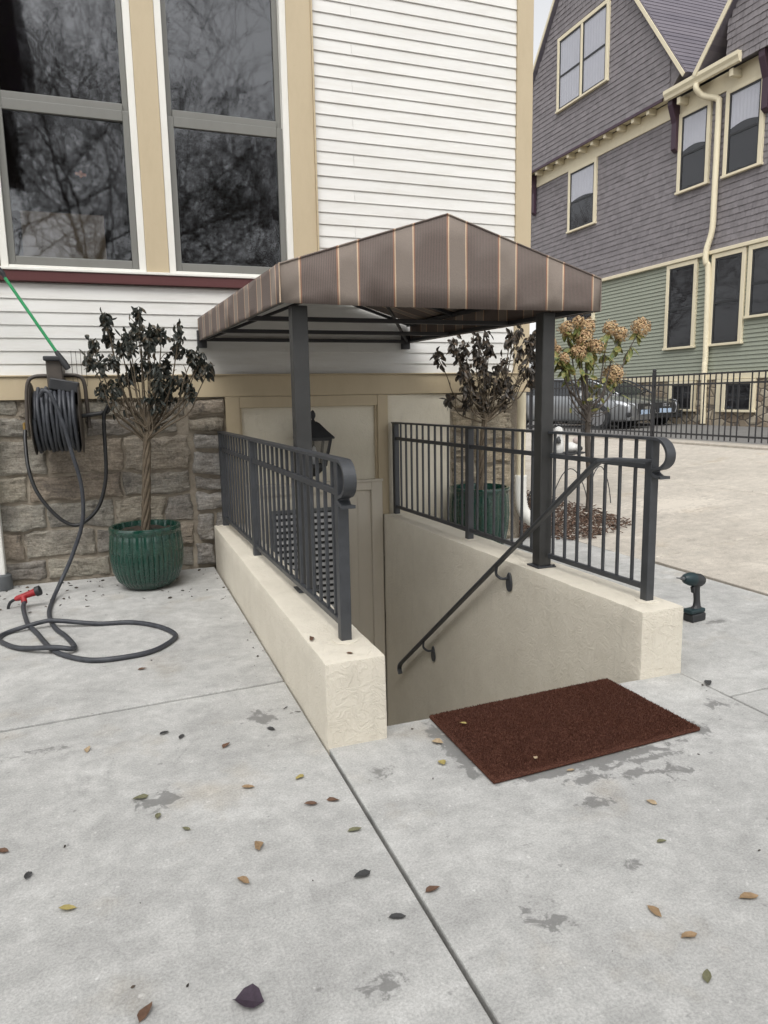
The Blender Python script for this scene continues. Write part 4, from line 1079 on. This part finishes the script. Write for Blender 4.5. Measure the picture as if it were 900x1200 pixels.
# ------------------------------------------------------------------ cars
def car(name, label, paint, x, yfront, emblem, turn=0):
    g = thing(name, label, 'car'); g.location = (x, yfront, .508); g.rotation_euler = (0, 0, math.pi+R(turn))   # local +y = forward
    # stations: y from nose (0) to tail (-4.7): half width, sill z, shoulder z, centre z, plan of nose
    st_ = [(-.00, .58, .34, .58, .62), (-.06, .74, .26, .68, .72), (-.22, .84, .20, .76, .80), (-.55, .90, .18, .82, .87), (-.95, .915, .18, .87, .93), (-1.4, .92, .18, .93, .99), (-2.0, .92, .18, .96, 1.0), (-2.9, .92, .18, .98, 1.0), (-3.5, .92, .18, 1.0, 1.03), (-4.1, .90, .20, 1.01, 1.05), (-4.5, .84, .26, .98, 1.02), (-4.66, .72, .34, .90, .93), (-4.72, .6, .42, .78, .8)]
    V = []; K = 0
    for (y, w, zb_, zs, zc) in st_:
        half = [(w*.80, zb_), (w*.95, zb_+.05), (w, lerp(zb_, zs, .45)), (w*.995, lerp(zb_, zs, .75)), (w*.955, zs), (w*.80, lerp(zs, zc, .55)), (w*.4, lerp(zs, zc, .92))]
        ring = [(q, z) for q, z in half]+[(0, zc)]+[(-q, z) for q, z in reversed(half)]
        K = len(ring); V += [(q, y, z) for q, z in ring]
    n = len(st_)
    Fc = [(i*K+k, i*K+k+1, (i+1)*K+k+1, (i+1)*K+k) for i in range(n-1) for k in range(K-1)]+[tuple(range(K)), tuple((n-1)*K+k for k in range(K-1, -1, -1))]+[(i*K, (i+1)*K, (i+1)*K+K-1, i*K+K-1) for i in range(n-1)]
    m = MB(); m.add(V, Fc); body = m.build('body', paint, g, smooth=35)
    s = body.modifiers.new('sub', 'SUBSURF'); s.levels = 1; s.render_levels = 2
    # cabin
    cs = [(-1.25, .80, .96, .02), (-1.95, .66, 1.36, .1), (-2.35, .62, 1.44, .1), (-3.0, .61, 1.44, .1), (-3.5, .62, 1.36, .1), (-4.2, .74, 1.03, .02)]
    V = []
    for y, w, zt_, rr in cs:
        V += [(.84, y, .95), (lerp(.84, w, .85), y, lerp(.95, zt_, .85)), (w*.9, y, zt_), (0, y, zt_+.02), (-w*.9, y, zt_), (-lerp(.84, w, .85), y, lerp(.95, zt_, .85)), (-.84, y, .95)]
    K = 7; n = len(cs)
    m = MB(); m.add(V, [(i*K+k, i*K+k+1, (i+1)*K+k+1, (i+1)*K+k) for i in range(n-1) for k in range(K-1)]+[tuple(range(K)), tuple((n-1)*K+k for k in range(K-1, -1, -1))])
    cb = m.build('windows', M['carglass'], g, smooth=40); q = cb.modifiers.new('sub', 'SUBSURF'); q.levels = 1; q.render_levels = 2
    rf = MB(); rs = [(-1.98, .60, 1.355), (-2.35, .60, 1.44), (-3.0, .60, 1.44), (-3.48, .58, 1.36)]
    V = []
    for y, w, z in rs: V += [(w, y, z-.03), (w*.8, y, z+.012), (0, y, z+.028), (-w*.8, y, z+.012), (-w, y, z-.03)]
    rf.add(V, [(i*5+k, i*5+k+1, (i+1)*5+k+1, (i+1)*5+k) for i in range(3) for k in range(4)]); ro = rf.build('roof', paint, g, smooth=50)
    q = ro.modifiers.new('sub', 'SUBSURF'); q.levels = 1; q.render_levels = 2; q = ro.modifiers.new('sol', 'SOLIDIFY'); q.thickness = .02
    for sx in (-1, 1):
        m = MB()
        m.tube(spline([(sx*.80, -1.22, .985), (sx*.735, -1.6, 1.2), (sx*.625, -1.98, 1.375), (sx*.60, -2.4, 1.43), (sx*.60, -3.0, 1.43), (sx*.61, -3.5, 1.35), (sx*.72, -4.15, 1.06)], 4), .028, 6)
        m.tube([(sx*.835, -2.75, .98), (sx*.64, -2.68, 1.40)], .03, 6)
        m.build('pillar', paint, g, smooth=60)
        m = MB(); m.tube([(sx*.84, -1.75, 1.0), (sx*.98, -1.72, 1.05), (sx*1.02, -1.72, 1.06)], [.03, .08, .05], 8); m.build('mirror', paint, g, smooth=60)
        m = MB(); m.add([(sx*.50, -.075, .70), (sx*.74, -.20, .735), (sx*.86, -.52, .80), (sx*.845, -.42, .69), (sx*.72, -.105, .615), (sx*.5, -.03, .60)], [(0, 1, 2, 3, 4, 5)])
        h = m.build('headlight', M['lamp'], g); q = h.modifiers.new('sol', 'SOLIDIFY'); q.thickness = .06; q.offset = 0
        m = MB(); m.box(sx*.70-.13, sx*.70+.13, -.16, -.05, .36, .47); m.build('air_intake', M['black'], g, bevel=.02)
        for y in (-.95, -3.72):
            mm = MB(); mm.tube([(sx*.70, y, .34), (sx*.932, y, .34)], .37, 28); mm.build('wheel_arch', M['black'], g, smooth=40)
            mm = MB(); mm.lathe([(.22, -.1), (.31, -.1), (.335, -.07), (.335, .07), (.31, .1), (.235, .1)], (sx*.86, y, .335), 28, 'X'); w_ = mm.build('wheel', M['tyre'], g, smooth=40)
            mm = MB()
            for k in range(10):
                a = 2*math.pi*k/10; mm.bar((sx*.955, y+.04*math.cos(a), .335+.04*math.sin(a)), (sx*.95, y+.215*math.cos(a), .335+.215*math.sin(a)), .035, .03, (1, 0, 0))
            mm.lathe([(.205, -.015), (.24, -.015), (.24, .015), (.205, .015)], (sx*.95, y, .335), 28, 'X'); mm.lathe([(.05, -.02), (.05, .02)], (sx*.95, y, .335), 12, 'X')
            mm.build('rim', M['alloy'], w_)
    m = MB(); m.prism([(-.40, .005, .42), (.40, .005, .42), (.46, .005, .56), (.42, -.03, .70), (-.42, -.03, .70), (-.46, .005, .56)], (0, -.05, 0)); G = m.build('grille', M['black'], g, bevel=.01)
    fr_ = MB(); rr = [(-.42, .012, .40), (.42, .012, .40), (.48, .012, .56), (.44, -.02, .72), (-.44, -.02, .72), (-.48, .012, .56)]
    for i in range(6): fr_.tube([rr[i], rr[(i+1) % 6]], .012, 6)
    fr_.build('grille_frame', M['alloy'], G)
    MB().box(-.26, .26, .016, .03, .40, .53).build('number_plate', M['plate'], g, bevel=.004)
    if emblem:
        m = MB()
        for k in range(4):
            c_ = -.115+.077*k; m.tube([(c_+.05*math.cos(t), .015, .635+.05*math.sin(t)) for t in [2*math.pi*i/16 for i in range(17)]], .008, 6)
        m.build('emblem', M['alloy'], G, smooth=60)
    m = MB(); m.box(-.78, .78, -.20, -.03, .24, .36); m.build('bumper_lip', M['black'] if emblem else paint, g, bevel=.03)
    return g
car('parked_car', 'silver sedan parked behind the fence, seen past the hydrangea', M['silver'], 14.1, 16.8, False, 25)
car('parked_car', 'dark grey car with ringed grille behind the silver sedan', M['darkcar'], 15.75, 17.85, True, 8)

# ------------------------------------------------------------------ neighbouring house
NH = thing('neighbour_house', 'purple shingled and sage green gabled house across the driveway', 'house')
XB = 17.0; XG = 16.6
ya, yb_ = 5.0, 29.3; zg0, zg1, zp1 = 2.06, 5.63, 10.45
b = MB(); b.box(XB+.02, XB+8, ya, yb_-3.4, .3, 10.4); b.box(XB+.02, XB+8, yb_-3.4, yb_, zg1, 10.4); b.build('core', M['dark'], NH)
MB().box(XB-.06, XB+.02, ya, yb_-3.5, .3, 1.86).build('foundation', M['rubble'], NH)
MB().box(XB-.10, XB+.02, ya, yb_-3.5, 1.862, 2.06).build('water_table', M['cream'], NH, bevel=.01)
m = MB(); z = zg0+.002
while z < zg1-.1:                                  # lapped sage clapboards
    m.add([(XB-.035, ya, z), (XB-.035, 25.75, z), (XB+.02, 25.75, z), (XB+.02, ya, z), (XB-.004, ya, z+.128), (XB-.004, 25.75, z+.128), (XB+.02, 25.75, z+.128), (XB+.02, ya, z+.128)],
          [(0,1,2,3),(4,7,6,5),(0,4,5,1),(1,5,6,2),(2,6,7,3),(3,7,4,0)]); z += .118
m.build('green_clapboards', M['green'], NH, kind='stuff')
MB().box(XB-.08, XB+.02, 25.752, 25.93, zg0, zg1-.1).build('corner_board', M['cream'], NH, bevel=.01)
MB().box(XB-.14, XB+.02, ya, yb_, zg1-.11, zg1).build('belt_course', M['cream'], NH, bevel=.015)
def shingles(name, x, regions, inside_fn=None, row=.175):
    V = []; F_ = []
    for (y0, y1, z0, z1) in regions:
        z = z0
        while z < z1-.01:
            y = y0-random.uniform(0, .15)
            while y < y1:
                w = random.uniform(.11, .21); a, c = max(y, y0), min(y+w-.009, y1)
                if c > a+.02 and (inside_fn is None or inside_fn((a+c)/2, z+row*.6)):
                    pr_ = .024+random.uniform(-.006, .006); o = len(V); dz_ = random.uniform(-.006, .006)
                    V += [(x-pr_, a, z+dz_), (x-pr_, c, z+dz_), (x-.006, c, z+row+.01), (x-.006, a, z+row+.01), (x+.01, a, z+dz_), (x+.01, c, z+dz_)]
                    F_ += [(o, o+3, o+2, o+1), (o, o+1, o+5, o+4)]
                y += w
            z += row
    me = rawmesh(name, V, F_); bm = bmesh.new(); bm.from_mesh(me); bmesh.ops.recalc_face_normals(bm, faces=bm.faces); bm.to_mesh(me); bm.free()
    return link(name, me, M['purple'], NH, kind='stuff')
shingles('wall_shingles', XB, [(ya+6, yb_, zg1+.002, 9.93)])
MB().box(XB-.0, XB+.02, ya, yb_, zg1, 10.4).build('sheathing', M['purple'], NH)
MB().box(XB-.06, XB+.02, ya, yb_, 9.94, 10.44).build('frieze', M['cream'], NH, bevel=.01)
# gables
ay, az = 23.8, 17.95; fl, fr2 = 29.45, 18.35; zbot = 10.5
slL = (az-zbot)/(fl-ay); slR = (az-zbot)/(ay-fr2)
def ing(y, z): return z < az-(y-ay)*slL-.05 if y > ay else z < az-(ay-y)*slR-.05
g2y, g2z = 12.6, 16.6; g2s = 1.14
def ing2(y, z): return z < g2z-abs(y-g2y)*g2s-.05
MB().prism([(XG+.012, fl, zbot), (XG+.012, fr2+.95, zbot), (XG+.012, fr2+.4, zbot+.5), (XG+.012, ay, az), ], (8, 0, 0)).build('gable_body', M['purple'], NH)
shingles('gable_shingles', XG, [(fr2+.85, fl, zbot, az)], ing)
MB().prism([(XG+.012, 17.0, zbot), (XG+.012, 8.0, zbot), (XG+.012, 7.4, g2z-5.2*g2s), (XG+.012, g2y, g2z), (XG+.012, 17.0, g2z-4.45*g2s)], (8, 0, 0)).build('gable_body', M['purple'], NH)
shingles('gable_shingles', XG, [(9.0, 17.0, zbot-.12, g2z)], ing2)
# gable roofs: slabs with cream rake edges
def rake(y0, z0, y1, z1, t=.16, over=.16):
    m = MB(); d = Vector((0, y1-y0, z1-z0)).normalized(); n_ = Vector((0, -d.z, d.y)); n_ = n_ if n_.z > 0 else -n_
    p = [Vector((XG-over, y0, z0)), Vector((XG-over, y1, z1))]
    poly = [p[0], p[1], p[1]+n_*t, p[0]+n_*t]
    m.prism([tuple(q) for q in poly], (8.2, 0, 0))
    L_ = (p[1]-p[0]).length; nc = int(L_/.2)
    for i in range(nc):                            # shingle courses, each lapping the one below
        a_ = p[0]+n_*t+d*(i*L_/nc); b_ = p[0]+n_*t+d*((i+1)*L_/nc)
        q = [a_+n_*.018, b_+n_*.004, b_+n_*.001, a_+n_*.001]
        m.prism([tuple(v+Vector((.03, 0, 0))) for v in q], (8.1, 0, 0))
    m.build('roof', M['roof'], NH)
    MB().prism([tuple(q+n_*(.02 if i < 2 else -.03)+Vector((-.03, 0, 0))) for i, q in enumerate(poly)], (.028, 0, 0)).build('rake_board', M['cream'], NH)
rake(fl+.25, zbot-.25*slL, ay, az); rake(fr2+.15, zbot+.15*slR, ay, az)
rake(17.95, g2z-5.35*g2s, g2y, g2z, .20); rake(7.0, g2z-5.6*g2s, g2y, g2z, .20)
MB().prism([(XG-.05, 17.6, 10.62), (XG-.05, 18.7, 10.62), (XG+5, 18.7, 10.9), (XG+5, 17.6, 10.9)], (0, 0, .05)).build('valley', M['roof'], NH)
# soffit under the gable overhang with look-outs, brackets
MB().box(XG+.02, XB-.061, 19.5, yb_, zbot-.03, zbot-.002).build('soffit', M['cream'], NH)
MB().box(XG-.03, XG+.015, 19.5, yb_, zbot-.09, zbot-.004).build('drip_board', M['plum'], NH)
y = 20.15
while y < 29.2:
    MB().box(XG+.03, XB-.062, y, y+.14, zbot-.22, zbot-.032).build('lookout', M['cream'], NH, bevel=.02); y += .73
for y in (19.2, 15.83, 27.3):
    m = MB(); m.prism([(XB-.062, y-.1, 8.85), (XB-.2, y-.1, 8.95), (XB-.2, y-.1, 9.7), (XG+.02, y-.1, 10.2), (XG+.02, y-.1, 10.40), (XB-.062, y-.1, 10.40)], (0, .2, 0)); m.build('bracket', M['plum'], NH, bevel=.015)
# gutter
gu = MB(); prof = [(XG-.02, 10.32), (XG-.10, 10.34), (XG-.12, 10.42), (XG-.17, 10.50), (XG-.17, 10.60), (XG+.02, 10.60)]
gu.prism([(a, 16.45, c) for a, c in prof], (0, 2.85, 0)); gu.build('gutter', M['cream'], NH)
for y in (16.75, 18.75): MB().box(XG+.0, XB-.062, y, y+.14, 10.1, 10.3).build('lookout', M['cream'], NH, bevel=.02)
dsp = spline([(XG-.08, 18.0, 10.34), (XG-.08, 18.0, 10.2), (XG+.1, 17.9, 10.0), (XB-.13, 17.52, 9.8), (XB-.13, 17.47, 9.5), (XB-.13, 17.47, 7), (XB-.13, 17.49, 6.2), (XB-.2, 17.60, 5.66), (XB-.2, 17.60, 5.3), (XB-.13, 17.56, 5.0), (XB-.13, 17.50, 2.6), (XB-.16, 17.48, 2.2), (XB-.16, 17.44, .55)], 5)
MB().tube(dsp, .085, 10).build('downspout', M['cream'], NH, smooth=50)
# windows
def nwin(y0, y1, z0, z1, x=XB, double=True, curtain=0, cas=.13, twin=False):
    m = MB(); d = .095
    m.box(x-d, x+.02, y0, y0+cas, z0, z1); m.box(x-d, x+.02, y1-cas, y1, z0, z1); m.box(x-d, x+.02, y0+cas, y1-cas, z1-cas, z1); m.box(x-d-.03, x+.02, y0-.03, y1+.03, z0-.07, z0)
    w = m.build('window', M['cream'], NH, bevel=.008)
    cells = [(y0+cas, y1-cas)]
    if twin:
        c = (y0+y1)/2; cells = [(y0+cas, c-.06), (c+.06, y1-cas)]; MB().box(x-d, x+.02, c-.058, c+.058, z0, z1-cas).build('mullion', M['cream'], w, bevel=.008)
    for a, c in cells:
        zm = lerp(z0, z1-cas, .48)
        s = MB()
        for q0, q1 in ((a, a+.055), (c-.055, c)): s.box(x-.072, x-.052, q0, q1, z0, z1-cas)
        for q0, q1 in ((z0, z0+.07), (zm-.03, zm+.035), (z1-cas-.055, z1-cas)) if double else ((z0, z0+.05), (z1-cas-.05, z1-cas)): s.box(x-.071, x-.0525, a+.055, c-.055, q0, q1)
        if not double: s.box(x-.071, x-.0525, (a+c)/2-.03, (a+c)/2+.03, z0+.05, z1-cas-.05)
        s.build('sash', M['black'], w)
        m = MB(); m.box(x-.062, x-.059, a+.05, c-.05, zm+.02, z1-cas-.04); p = m.build('pane', M['glass_n'], w)
        m = MB(); m.box(x-.056, x-.053, a+.05, c-.05, z0+.04, zm-.02); m.build('pane', M['glass_n'], w)
        MB().box(x-.042, x-.039, a, c, z0, z1-cas).build('backing', M['dark'], w)
        if curtain:
            zc = lerp(z1-cas, z0, curtain); V = []; n = 26
            for i in range(n+1):
                yy = lerp(a+.05, c-.05, i/n); xx = x-.0475+.004*math.sin(i*1.9+a)
                V += [(xx, yy, z1-cas-.02), (xx, yy, zc+(.08*math.sin(i/n*math.pi) if curtain < .9 else 0))]
            m = MB(); m.add(V, [(2*i, 2*i+1, 2*i+3, 2*i+2) for i in range(n)]); m.build('curtain', M['curtain'], w)
nwin(18.06, 19.37, 2.93, 5.51); nwin(16.24, 17.49, 2.92, 5.51); nwin(14.85, 16.15, 3.60, 5.51); nwin(23.13, 25.0, 4.28, 5.51); nwin(11, 12.2, 2.92, 5.5)
nwin(23.2, 24.94, 7.72, 9.93, curtain=.5); nwin(17.82, 19.1, 7.66, 9.935, curtain=.46); nwin(15.92, 17.26, 7.64, 9.935, curtain=.44)
nwin(22.18, 25.22, 12.1, 14.62, x=XG, curtain=1.0, twin=True)
for y0_, y1_ in ((18.0, 18.85), (15.75, 16.65)): nwin(y0_-.13, y1_+.13, .98, 1.85, x=XB-.065, double=False)
for y0_ in (17.15, ): MB().box(XB-.10, XB-.061, y0_-.35, y0_-.08, .9, 1.86).build('board', M['cream'], NH, bevel=.01)

# ------------------------------------------------------------------ bare trees and a house across the yard: seen as reflections in the glass
def bare_tree(label, x, y, h, seed):
    rs = random.Random(seed); g = thing('bare_tree', label, 'tree'); tr = MB(); br = MB()
    def grow(p, d, L, r, lev):
        n = 5 if lev < 2 else 3; pts = [p]; q = p; dd = d.copy()
        for i in range(n):
            dd = (dd+Vector((rs.gauss(0, .10), rs.gauss(0, .10), rs.gauss(.03, .06)))).normalized(); q = q+dd*(L/n); pts.append(q)
        rad = [lerp(r, r*.55, i/n) for i in range(n+1)]
        (tr if lev == 0 else br).tube(pts, rad, 7 if lev < 2 else 4 if lev < 4 else 3, caps=False)
        if lev >= 5: return
        k = (8, 6, 5, 4, 3)[lev]
        for i in range(k):
            t = rs.uniform(.35, 1) if lev else rs.uniform(.4, 1); j = min(n-1, int(t*n)); a = pts[j].lerp(pts[j+1], t*n-j)
            side = Vector((rs.gauss(0, 1), rs.gauss(0, 1), rs.gauss(.1, .5))).normalized()
            nd = (dd*.75+side*rs.uniform(.5, .95)).normalized()
            grow(a, nd, L*rs.uniform(.55, .8), max(.008, rad[j]*rs.uniform(.4, .58)), lev+1)
    g.location = (x, y, 0); grow(Vector((0, 0, -.05)), Vector((.02, .03, 1)), h*.40, h*.0085, 0)
    tr.build('trunk', M['bark_dark'], g); br.build('crown', M['bark_dark'], g)
    return g
T1 = bare_tree('tall bare tree reflected in the left window', -.9, -13.5, 19, 3)
T2 = bare_tree('tall bare tree reflected in the right window', 5.2, -14, 12.5, 12)
bare_tree('bare tree reflected beside the sash bars', -3.5, -17, 19, 21)
for (lab, src, lx_, rz, sc_) in (('added unseen bare tree far behind the white house, darkening the neighbour windows', T1, (4.5, 33, 0), 1.2, .85), ('added unseen bare tree farthest behind the white house, darkening the neighbour windows', T2, (3.0, 41, 0), 2.2, 1.3)):  # unseen copies added so the neighbour panes have something dark to reflect
    r_ = src.copy(); C.objects.link(r_); r_['label'] = lab; r_.location = Vector(lx_); r_.rotation_euler = (0, 0, rz); r_.scale = (sc_,)*3
    for ch in list(src.children):
        c_ = ch.copy(); C.objects.link(c_); c_.parent = r_
BH = thing('dark_house', 'dark gabled house reflected at the top of the left window', 'house')
MB().box(-16, -3.8, -19, -11.5, -.03, 9.7).build('wall', M['maroon'], BH)
MB().prism([(-16, -11.0, 9.7), (-1.75, -11.0, 9.9), (-1.95, -11.0, 14.5), (-8, -11.0, 21), (-16, -11.0, 14.5)], (0, -8, 0)).build('gable', M['plum'], BH)

# ------------------------------------------------------------------ fallen leaves
def leafcol(name, c): return simple(name, c, tuple(v*.55 for v in c), .7, 60, 220, .3, .003)
LC = {'orange': leafcol('leaf_orange', (.36, .24, .13)), 'brown': leafcol('leaf_brown', (.16, .085, .05)), 'olive': leafcol('leaf_olive', (.20, .195, .11)), 'yellow': leafcol('leaf_yellow', (.43, .35, .12)), 'dark': leafcol('leaf_dark', (.055, .055, .055)), 'purple': leafcol('leaf_purple', (.055, .035, .055)), 'tan': leafcol('leaf_tan', (.50, .38, .24))}
def ground_leaf(x, y, col, label, L=.05, z=.003, wide=.45, group=None):
    L *= 1.12
    a = random.random()*6.28; V = []; prof = [(0, .03), (.08, .06), (.25, .75), (.5, 1), (.75, .72), (.92, .25), (1, .02)]
    cu = random.uniform(.1, .3); tw = random.uniform(-.25, .25)
    for t, w in prof:
        for s in (-1, -.5, 0, .5, 1):
            lx_, ly_ = (t-.5)*L, s*w*L*wide*.5*(1+.12*random.uniform(-1, 1))+.05*L*math.sin(t*5)
            zz = z+.0012+cu*abs(s)**1.5*w*L*wide*.9+tw*(t-.5)*L*s*w+max(0, (t-.55))*L*cu*.8
            V.append((x+lx_*math.cos(a)-ly_*math.sin(a), y+lx_*math.sin(a)+ly_*math.cos(a), max(z, zz)))
    Fc = [(i*5+k, i*5+k+1, (i+1)*5+k+1, (i+1)*5+k) for i in range(len(prof)-1) for k in range(4)]
    o = link('fallen_leaf', rawmesh('fallen_leaf', V, Fc), LC[col]); tag(o, label, 'leaf', group or 'fallen leaves on the concrete'); return o
for a in [
 (.042, 4.147, 'brown', 'brown leaf just in front of the hose loop'), (.109, 3.266, 'dark', 'blackish leaf left of a smaller dark one, below the slab joint'), (.179, 3.201, 'dark', 'small dark scrap right of the blackish leaf below the slab joint'),
 (.355, 3.032, 'brown', 'reddish brown leaf between the joint and the left wall end'), (.388, 2.652, 'orange', 'orange leaf near the stain on the left slab'), (.593, 2.651, 'yellow', 'yellow olive leaf in front of the left wall end'),
 (.669, 2.44, 'brown', 'brown leaf closest to the long joint, right one of a pair'), (.586, 2.442, 'brown', 'brown leaf left one of a pair near the long joint'), (.684, 2.226, 'olive', 'olive leaf beside the long joint'),
 (.353, 2.262, 'orange', 'upper orange leaf in the middle of the left slab', .062), (.275, 2.1, 'orange', 'lower orange leaf in the middle of the left slab', .055), (.635, 1.987, 'dark', 'dark grey leaf beside the long joint', .062),
 (-.236, 2.167, 'yellow', 'bright yellow leaf at the left of the near slab', .05), (-.368, 2.383, 'dark', 'dark leaf above the yellow leaf at the left edge', .045), (.134, 2.456, 'olive', 'small olive leaf below the wet stain on the left slab', .035),
 (-.011, 2.731, 'olive', 'olive green leaf at the left tip of the wet stain', .062), (.043, 2.577, 'olive', 'olive leaf under the wet stain on the left slab', .045), (-.464, 2.559, 'brown', 'brown leaf cut by the left edge of the picture'),
 (.211, 1.631, 'purple', 'broad dark purple leaf at the bottom of the picture', .075, .003, .85), (-.035, 1.689, 'brown', 'tan brown leaf at the bottom left of the picture', .055), (-.216, 3.225, 'tan', 'thin tan leaf at the left below the slab joint', .05), (.572, 3.121, 'dark', 'dark leaf beside the damp patch at the left wall', .05),
 (1.386, 2.784, 'yellow', 'yellow leaf lying on the mat', .035, .03), (1.224, 2.709, 'tan', 'pale tan leaf at the left side of the mat', .055, .003, .7), (1.166, 2.539, 'yellow', 'yellow tan leaf at the left of the mat corner', .045, .003, .7), (1.622, 2.289, 'tan', 'pale leaf against the near edge of the mat', .035),
 (1.762, 1.982, 'tan', 'tan curled leaf on the right slab in front of the mat', .042, .003, .6), (1.628, 1.776, 'olive', 'olive leaf on the right slab, below the tan curled one', .035), (.811, 1.841, 'brown', 'orange brown leaf just right of the long joint', .048), (.667, 1.772, 'dark', 'dark brown leaf just left of the long joint', .05),
 (1.676, 1.462, 'orange', 'orange leaf near the right edge of the picture', .058), (1.376, 1.517, 'orange', 'orange brown leaf on the right slab, upper of two', .055), (1.395, 1.402, 'orange', 'orange brown leaf on the right slab, lower of two', .048), (1.335, 1.272, 'olive', 'greenish leaf at the bottom of the right slab', .045),
 (2.796, 2.773, 'dark', 'grey leaf at the foot of the right wall end', .075, .003, .5), (1.52, 2.387, 'tan', 'tiny pale scrap on the mat near its front edge', .022, .03, .7), (.792, 3.178, 'brown', 'brown curled leaf on top of the left wall', .075, .388, .3), (.90, 2.92, 'brown', 'small brown leaf at the near end of the left wall', .03, .388, .6)]:
    ground_leaf(*a[:4], *(a[4:]))
lit = MB()                                         # crumbs too small to count
for k in range(170):
    if k < 80: x, y = random.uniform(-1.1, .74), 6.55-abs(random.gauss(0, .55))
    elif k < 100: x, y = .74-abs(random.gauss(0, .06)), random.uniform(3, 6.5)
    elif k < 130: x, y = random.uniform(-1.2, .74), random.uniform(1.2, 6)
    elif k < 150: x, y = random.uniform(.8, 3.2), random.uniform(1.2, 2.9)
    else: x, y = random.uniform(3.2, 9), random.uniform(3.5, 8)
    if 1.25 < x < 2.4 and 2.28 < y < 3.02: continue
    s = random.uniform(.003, .011)*(2.2 if k < 100 else 1); c = Vector((x, y, gz(x)+.005))
    v, f = rot_leaf(c, Vector((random.gauss(0, 1), random.gauss(0, 1), .05)), s*1.6, s*.8, .2, .1)
    lit.add([(p.x, p.y, max(p.z, gz(x)+.002)) for p in v], f)
o = lit.build('leaf_litter', M['dead2'], kind='stuff'); tag(o, 'dark crumbs of dead leaves scattered over the concrete', 'litter')
